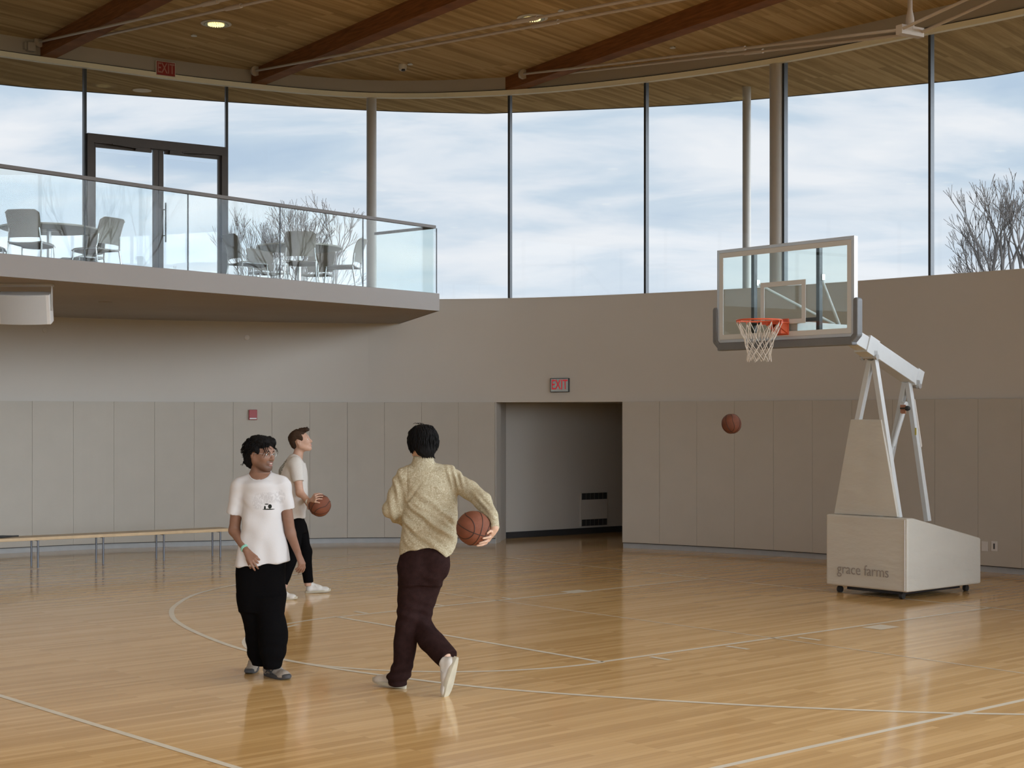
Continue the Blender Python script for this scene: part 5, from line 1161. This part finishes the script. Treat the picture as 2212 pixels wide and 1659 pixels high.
# hand wrapped round the ball
bc = arr(BALL3); br = .121
def onball(u, v, lift=.009, Yg=None):
    k = np.array(((u-U0)/F, 1, (HY-v)/F)); o = np.array((0, 0, CZ)); oc = o-bc; a = k @ k; b_ = 2*(oc @ k); c_ = oc @ oc-(br+lift)**2; D = b_*b_-4*a*c_
    if D < 0: t = -(oc @ k)/a; p = o+k*t; return bc+unit(p-bc)*(br+lift)
    return o+k*((-b_-math.sqrt(D))/(2*a))
kn = [onball(1063, 1150, .013), onball(1061, 1159, .013), onball(1056, 1167, .013), onball(1049, 1173, .013)]
for i, kp in enumerate(kn): f.cone(we+(kp-we)*.18, kp, .0165, .0125, .012)
f.cone(we, we+(kn[1]-we)*.5, .026, .022, .02)
for i, (m_, t_) in enumerate((((1059, 1147), (1053, 1152)), ((1054, 1161), (1043.5, 1163)), ((1047, 1170), (1036, 1173.5)), ((1041, 1177), (1031, 1178.5)))):
    a = kn[i]; b_ = onball(*m_, .012); c_ = onball(*t_, .0085); f.cone(a, b_, .0108, .0098, .005); f.cone(b_, c_, .0098, .0080, .003)
th0 = we+(kn[0]-we)*.35; t1 = onball(1066, 1128, .014); t1 = bc+unit(t1-bc+np.array((0, .05, 0)))*(br+.012); f.cone(th0, t1, .014, .011, .01); t2 = bc+unit(t1-bc+np.array((-.02, .02, .06)))*(br+.009); f.cone(t1, t2, .011, .009, .004)
f.cone(q(894, 1225), q(884, 1335), .07, .045, .03); f.cone(q(884, 1335), q(866, 1455), .052, .036, .03); f.cone(q(940, 1225), q(900, 1342, .05), .08, .055, .03); f.cone(q(900, 1342, .05), q(963, 1418, -.22), .052, .036, .03)
P, Q = f.mesh(1); npobj('body', P, Q, 'skin_c', p3, lambda P: np.ones((len(P), 3))); face_bits(p3, h3, ('lip_b', 'eye'), 'hair_black', 'iris')
f = Field(h3.c-.20, h3.c+.20, .0045); R = h3.R
f.ell(h3(0, -.018, .045), (.099, .112, .092), .0, R); f.ell(h3(0, -.055, -.012), (.090, .072, .080), .03, R); f.ell(h3(0, -.070, -.058), (.066, .045, .045), .025, R)
for sx in (-1, 1): f.ell(h3(sx*.072, .01, .012), (.030, .055, .050), .02, R)
f.ell(h3(0, .060, .075), (.080, .05, .04), .03, R)
f.ell(h3(0, .100, -.040), (.080, .075, .080), .015, R, sub=True)
for sx in (-1, 1): f.ell(h3(sx*.100, .018, -.045), (.03, .030, .035), .012, R, sub=True)
ho = hair_obj(p3, f, 'hair_black', .003, (70, 70, 14)); mb = MB(); r = random.Random(3)
for k in range(420):
    a = r.uniform(-2.6, 2.6); z0 = r.uniform(-.02, .125); rr = math.sqrt(max(.02, 1-((z0-.045)/.098)**2)); s_ = h3(math.sin(a)*.098*rr, -.018-math.cos(a)*.110*rr, z0)
    e_ = s_+h3.R @ np.array((math.sin(a)*.006+r.uniform(-.006, .006), -math.cos(a)*.004, -.055)); mid = (s_+e_)/2+h3.R @ np.array((math.sin(a), -math.cos(a), 0))*.006
    mb.tube([s_, mid, e_], [.004, .0050, .001], 5)
for a in (-.5, -.3, 0, .25, .5, .8, 1.0): s_ = h3(math.sin(a)*.062, -.055-math.cos(a)*.03, -.075); mb.tube([s_, s_+np.array((0, 0, -.02)), s_+h3.R @ np.array((a*.012, -.006, -.036))], [.009, .007, .001], 6)
for a in (-.02, 0, .015): mb.tube([h3(a, -.02, .125), h3(a-.01, -.01, .139), h3(a-.03, .0, .143), h3(a-.045, .0, .136)], [.002, .002, .0015, .0008], 4)
mb.build('hair_strands', 'hair_black', ho, smooth=True)
# shirt
f = Field([q(820, 0)[0], Y3-.60, q(0, 1215)[2]], [q(1092, 0)[0], Y3+.40, q(0, 980)[2]], .006)
f.loft(secs([(1018, 876, 968, .085), (1035, 868, 980, .115), (1060, 870, 988, .135), (1090, 872, 989, .14), (1120, 869, 988, .14), (1150, 866, 988, .142), (1185, 864, 985, .145), (1210, 862, 978, .145)], Y3), .0)
f.cone(q(880, 1027), q(970, 1024), .062, .060, .04); f.cone(q(913, 1010, .0), q(884, 1024), .055, .055, .04); f.cone(q(916, 1010, .0), q(962, 1022), .055, .055, .04)
f.loft(secs([(985, 893.5, 935, .070, .012), (1002, 889, 940, .080, .01), (1018, 883, 952, .09)], Y3), .012)
f.cone(q(871, 1036), q(851, 1098, .02), .072, .072, .03); f.cone(q(850, 1100, .02), q(884, 1132, .22), .074, .050, .03, flat=True)
f.cone(q(978, 1035, -.01), q(1014, 1058, -.08), .066, .064, .04); f.cone(q(1014, 1058, -.08), q(1043, 1082, -.18), .064, .062, .03); f.cone(q(1043, 1082, -.18), q(1061, 1114, -.32), .058, .048, .03); f.cone(q(1061, 1114, -.32), q(1069, 1142, -.405), .046, .035, .02, flat=True)
f.clip(hem(Y3, [(700, 1202), (864, 1199), (880, 1190), (900, 1184), (922, 1181), (945, 1185), (956, 1193), (964, 1201.5), (973, 1197), (981, 1187), (990, 1180), (1000, 1060), (1100, 1160)]) if False else (lambda X, Y, Z: np.where(X < q(992, 0)[0], hem(Y3, [(700, 1202), (864, 1199), (880, 1190), (900, 1184), (922, 1181), (945, 1185), (956, 1193), (964, 1201.5), (973, 1197), (981, 1187), (995, 1180)])(X, Y, Z), -1)))
f.ell(bc, (br+.004,)*3, .004, sub=True)
P, Q = f.mesh(2)
x0, z0 = q(873, 1085)[0], q(873, 1085)[2]
def fold3(P):
    x, y, z = P.T; d = .004*vnoise(P*np.array((16, 16, 16)))
    inb = np.clip((x-q(868, 0)[0])/.04, 0, 1)*np.clip((q(990, 0)[0]-x)/.04, 0, 1)
    t = (x-x0)*.62+(z-z0)*.78; w = np.exp(-((z-z0+.16)/.17)**2)
    d = d+inb*w*(.011*np.sin(t*58+1.2*vnoise(P*6))+.006*np.sin(t*110+vnoise(P*9, 2)*2))
    e = np.exp(-((x-q(985, 0)[0])/.06)**2-((z-q(0, 1030)[2])/.08)**2); d = d+e*.009*np.sin((x+.3*z)*150)
    el = np.exp(-((x-q(1040, 0)[0])/.09)**2-((z-q(0, 1090)[2])/.09)**2); d = d+el*.006*np.sin((z+x)*95)
    al = np.exp(-((x-q(850, 0)[0])/.08)**2); d = d+al*(.007*np.sin((x*1.2+z*.25)*75+vnoise(P*7)*2))
    seam = np.exp(-((x-q(984, 0)[0]-(z-q(0, 1030)[2])*.05)/.006)**2)*(z > q(0, 1075)[2])+np.exp(-((x-q(881, 0)[0])/.006)**2)*(z > q(0, 1090)[2])
    return d-.004*seam-.012*np.exp(-(((x-q(878, 0)[0])*.78-(z-q(0, 1086)[2])*.62)/.012)**2-((x-q(885, 0)[0])/.07)**2)*inb
m = bpy.data.materials.new('cream_paisley_cotton'); m.use_nodes = True; nt = m.node_tree; b = nt.nodes['Principled BSDF']; b.inputs['Roughness'].default_value = .85; b.inputs['Specular IOR Level'].default_value = .2
tcn = nd(nt, 'ShaderNodeTexCoord'); n1 = nd(nt, 'ShaderNodeTexNoise', Scale=9.0, Detail=2.0); lk(nt, tcn.outputs['Object'], n1.inputs['Vector'])
va = nd(nt, 'ShaderNodeVectorMath', operation='MULTIPLY_ADD'); lk(nt, n1.outputs['Color'], va.inputs[0]); va.inputs[1].default_value = (.14,)*3; lk(nt, tcn.outputs['Object'], va.inputs[2])
vo = nd(nt, 'ShaderNodeTexVoronoi', Scale=21.0); vo.feature = 'F1'; lk(nt, va.outputs[0], vo.inputs['Vector'])
rings = mth(nt, 'SINE', mth(nt, 'MULTIPLY', vo.outputs['Distance'], 36.0))
n2 = nd(nt, 'ShaderNodeTexNoise', Scale=70.0, Detail=3.0, Distortion=1.5); lk(nt, tcn.outputs['Object'], n2.inputs['Vector'])
n5 = nd(nt, 'ShaderNodeTexNoise', Scale=7.0, Detail=2.0); lk(nt, tcn.outputs['Object'], n5.inputs['Vector'])
ff = mth(nt, 'ADD', mth(nt, 'MULTIPLY', rings, .20), mth(nt, 'MULTIPLY_ADD', n2.outputs['Fac'], 1.3, -.15)); c = ramp(nt, ff, [(.22, (.30, .26, .165)), (.50, (.38, .34, .235)), (.85, (.52, .485, .37))])
c = mixc(nt, mth(nt, 'MULTIPLY', n5.outputs['Fac'], .25), c, (.42, .34, .22)); lk(nt, c, b.inputs['Base Color'])
so = npobj('shirt', P, Q, m, p3, disp=fold3)
# trousers
f = Field([q(822, 0)[0], Y3-.50, .02], [q(1000, 0)[0], Y3+.36, q(0, 1165)[2]], .006)
f.loft(secs([(1168, 872, 972, .11), (1200, 866, 970, .125), (1220, 862, 969, .135), (1245, 861, 962, .14), (1262, 861, 952, .13)], Y3), .0)
f.loft(secs([(1225, 862, 930, .12, .01), (1260, 860, 930, .115, .01), (1300, 859, 922, .105, .01), (1320, 858, 914, .10, .01), (1345, 856, 908, .095, .01), (1370, 852, 904, .09, .01), (1401, 850, 899, .09, .01), (1430, 849, 893, .09, .01), (1450, 842, 889, .09, .01), (1462, 836, 885, .09, .01), (1474, 838, 880, .085, .01), (1483, 846, 878, .08, .01)], Y3), .03)
f.ell(q(940, 1222, -.07), (.10, .085, .12), .05); f.ell(q(893, 1225, -.06), (.10, .085, .12), .05)
f.cone(q(934, 1218), q(902, 1338, .04), .112, .084, .03); f.cone(q(902, 1338, .04), q(930, 1382, -.08), .080, .088, .03); f.cone(q(930, 1382, -.08), q(967, 1424, -.20), .088, .082, .02, flat=True)
P, Q = f.mesh(2)
npobj('trousers', P, Q, 'brown_cloth', p3, disp=lambda P: .006*vnoise(P*np.array((12, 12, 9)))+.005*np.sin((P[:, 2]+.5*P[:, 0])*60+3*vnoise(P*6))*np.exp(-((P[:, 2]-q(0, 1335)[2])/.12)**2)+.005*np.sin((P[:, 2]*.8+P[:, 0]*.9)*60+3*vnoise(P*8, 6))*np.exp(-((P[:, 2]-q(0, 1250)[2])/.06)**2-((P[:, 0]-q(945, 0)[0])/.09)**2)+.006*np.sin((P[:, 2])*90)*np.clip((.22-P[:, 2])/.15, 0, 1))
shoe(p3, (at(876, 1486, 11.03).x, 11.03, 0), (-.60, .36, .06), (0, 0, 1), .285, 'shoe_cream', 'sole_worn')
toe = at(963, 1505, 10.71); toe.z = .004; hl = at(985, 1421, 10.72); dsh = arr(toe)-arr(hl)
shoe(p3, arr(hl)+np.array((.012, 0, 0)), dsh, (-.86, .42, -.1), .295, 'shoe_white', 'sole_worn', extras='shoe_white')

# ===== person behind, in profile, with a ball
Y2 = 16.95; q = pxs(Y2)
p2 = thing('person', 'person in light grey t-shirt and black trousers, in profile, looking up to the right', 'person', (at(648, 1270, Y2).x, Y2, 0))
h2 = Head(q(650, 954.0), 85, 15, 0, 1.07)
f = Field([q(590, 0)[0], Y2-.52, .08], [q(712, 0)[0], Y2+.34, q(0, 928)[2]], .0052)
f.loft(secs([(1000, 622, 654, .17), (1030, 618, 656, .15), (1080, 620, 655, .14), (1128, 626, 652, .11)], Y2), .0)
f.cone(q(640, 1003, -.15), q(640, 1003, .15), .055, .055, .05); build_head(f, h2, .98); f.cone(h2(0, -.028, -.052), q(641, 996), .050, .060, .03)
f.cone(q(640, 1006, -.19), q(648, 1066, -.23), .050, .042, .03); f.cone(q(648, 1064, -.23), q(667, 1083, -.32), .042, .028, .02)
f.cone(q(642, 1006, .18), q(650, 1062, .20), .048, .040, .03); wfar = arr(BALL2)+np.array((-.135, .06, .01)); f.cone(q(650, 1062, .20), wfar, .038, .026, .02)
bc = arr(BALL2); br = .121; we = q(668, 1083.5, -.33)
pts = [((681, 1070), (689, 1067), (696, 1067.5)), ((682.5, 1074), (690, 1072), (697, 1072.5)), ((682.5, 1079), (689, 1077.5), (695.5, 1078)), ((680.5, 1084), (685, 1085), (690, 1086))]
for k_, m_, t_ in pts:
    a = onball(*k_, .016); b_ = onball(*m_, .012); c_ = onball(*t_, .009); f.cone(we+(a-we)*.15, a, .0165, .0125, .010); f.cone(a, b_, .0108, .0096, .004); f.cone(b_, c_, .0096, .008, .003)
f.cone(we, (we+onball(681, 1077, .016))/2, .025, .022, .02); a = onball(676, 1069, .016); a = bc+unit(a-bc+np.array((0, .04, .03)))*(br+.012); f.cone(we+np.array((.02, .02, .02)), a, .014, .011, .01); f.cone(a, bc+unit(a-bc+np.array((.05, .0, .04)))*(br+.009), .011, .009, .004)
for i in range(4):
    v0 = unit(np.array((-1, .55-.1*i, .35-.22*i))); v1 = unit(np.array((-.55, .9, .55-.26*i))); v2 = unit(np.array((-.15, 1, .6-.3*i)))
    f.cone(wfar, bc+v0*(br+.014), .017, .0125, .01); f.cone(bc+v0*(br+.014), bc+v1*(br+.011), .011, .0095, .004); f.cone(bc+v1*(br+.011), bc+v2*(br+.009), .0095, .008, .003)
f.cone(q(642, 1135, .05), q(657, 1192, .04), .06, .048, .03); f.cone(q(656, 1192, .04), q(665, 1262, .05), .052, .038, .03); f.cone(q(638, 1135, -.07), q(632, 1195, -.2), .06, .048, .03); f.cone(q(632, 1195, -.2), q(612, 1268, -.36), .052, .038, .03)
P, Q = f.mesh(1); npobj('body', P, Q, 'skin_b', p2, lambda P: np.ones((len(P), 3))); face_bits(p2, h2, ('lip_b', 'eye'), 'hair_brown', 'iris_b', False, .8)
f = Field(h2.c-.19, h2.c+.19, .005); R = h2.R
f.ell(h2(0, -.022, .055), (.088, .106, .082), .0, R); f.ell(h2(0, -.066, .0), (.074, .052, .070), .03, R); f.ell(h2(0, .060, .110), (.060, .050, .026), .03, R); f.ell(h2(0, .096, .100), (.050, .022, .018), .02, R)
for sx in (-1, 1): f.ell(h2(sx*.074, .018, .03), (.014, .030, .035), .012, R)
f.ell(h2(0, .088, .005), (.080, .070, .080), .012, R, sub=True)
for sx in (-1, 1): f.ell(h2(sx*.09, .0, -.020), (.04, .030, .042), .01, R, sub=True)
ho = hair_obj(p2, f, 'hair_brown', .0035, (40, 40, 30)); mb = MB(); r = random.Random(9)
for k in range(60):
    x = r.uniform(-.06, .06); y = r.uniform(-.05, .09); s_ = h2(x, y, .125-.9*max(0, y-.05)*.3-abs(x)*.3); e_ = s_+h2.R @ np.array((r.uniform(-.01, .01), .030, r.uniform(.0, .014))); mb.tube([s_, (s_+e_)/2+h2.R @ np.array((0, 0, .008)), e_], [.005, .005, .001], 5)
mb.build('hair_strands', 'hair_brown', ho, smooth=True)
f = Field([q(590, 0)[0], Y2-.36, q(0, 1130)[2]], [q(685, 0)[0], Y2+.34, q(0, 968)[2]], .006)
f.loft(secs([(1000, 617, 659, .17), (1015, 611, 663, .18), (1035, 608, 664, .175), (1060, 610, 664.5, .17), (1090, 615, 663.5, .17), (1118, 621, 658, .165), (1125, 622, 657, .165)], Y2), .0)
f.cone(q(637, 1001, -.15), q(637, 1001, .15), .078, .078, .04); f.cone(q(636, 994, -.03), q(636, 994, .03), .075, .075, .04); f.cone(q(630, 1010, 0), q(622, 1020, 0), .09, .10, .05)
f.cone(q(640, 1006, -.18), q(644.5, 1040, -.215), .076, .064, .03, flat=True); f.cone(q(641, 1006, .17), q(646, 1038, .20), .072, .062, .03, flat=True)
f.clip(hem(Y2, [(500, 1118), (700, 1119.5)])); f.cone(h2(0, -.0, -.065), q(646, 982), .066, .064, .006, sub=True)
P, Q = f.mesh(2)
M['tee_grey'] = m = pm('grey_tee_back_print', (.60, .58, .55), .9, var=.10, vscale=150, spec=.1, bump=.2, bscale=200); nt = m.node_tree; b = nt.nodes['Principled BSDF']; src = b.inputs['Base Color'].links[0].from_socket
tcn = nd(nt, 'ShaderNodeTexCoord'); c0 = q(613, 1010)-np.array(ORG[p2.name]); sp2 = nd(nt, 'ShaderNodeSeparateXYZ'); lk(nt, tcn.outputs['Object'], sp2.inputs[0])
xx = mth(nt, 'LESS_THAN', mth(nt, 'ADD', sp2.outputs['X'], mth(nt, 'MULTIPLY', mth(nt, 'SUBTRACT', sp2.outputs['Z'], c0[2]), -.42)), c0[0]+.012)
z1 = mth(nt, 'LESS_THAN', mth(nt, 'ABSOLUTE', mth(nt, 'SUBTRACT', sp2.outputs['Z'], c0[2]-.01)), .10); n3 = nd(nt, 'ShaderNodeTexNoise', Scale=55.0); lk(nt, tcn.outputs['Object'], n3.inputs['Vector'])
k_ = mth(nt, 'MULTIPLY', mth(nt, 'MULTIPLY', xx, z1), mth(nt, 'GREATER_THAN', n3.outputs['Fac'], .44)); lk(nt, mixc(nt, mth(nt, 'MULTIPLY', k_, .75), src, (.10, .12, .10)), b.inputs['Base Color'])
npobj('t_shirt', P, Q, m, p2, disp=lambda P: .006*np.sin((P[:, 0]*.8+P[:, 2]*.35)*60+2*vnoise(P*5))*np.clip((q(0, 1030)[2]-P[:, 2])/.2, 0, 1)+.005*vnoise(P*np.array((12, 12, 7))))
f = Field([q(585, 0)[0], Y2-.56, .02], [q(690, 0)[0], Y2+.26, q(0, 1108)[2]], .006)
f.loft(secs([(1112, 624, 656, .145), (1130, 622, 658, .15), (1150, 621, 662, .15)], Y2), .0)
f.cone(q(645, 1140, .07), q(659, 1190, .04), .095, .072, .03); f.cone(q(659, 1190, .04), q(666, 1258, .05), .070, .052, .03, flat=True); f.cone(q(636, 1140, -.07), q(633, 1195, -.2), .095, .072, .03); f.cone(q(633, 1195, -.2), q(611, 1262, -.36), .070, .052, .03, flat=True)
P, Q = f.mesh(2); npobj('trousers', P, Q, 'black_cloth', p2, disp=lambda P: .006*vnoise(P*np.array((12, 12, 9))))
shoe(p2, (at(660, 1281, 17.06).x, 17.05, 0), (.93, .22, .03), (0, 0, 1), .28, 'shoe_white', 'sole_worn', extras='shoe_white')
shoe(p2, (at(600, 1290, 16.5).x-.06, 16.48, 0.0), (.93, -.12, 0), (0, 0, 1), .28, 'shoe_white', 'sole_worn', extras='shoe_white')
wd = unit(we-q(648, 1064, -.23)); MB().lathe(Vector(q(666, 1083, -.318)), [(.032, -.010), (.033, 0), (.031, .010)], 20, axis=wd).build('wristband', 'bandwhite', p2, smooth=True)
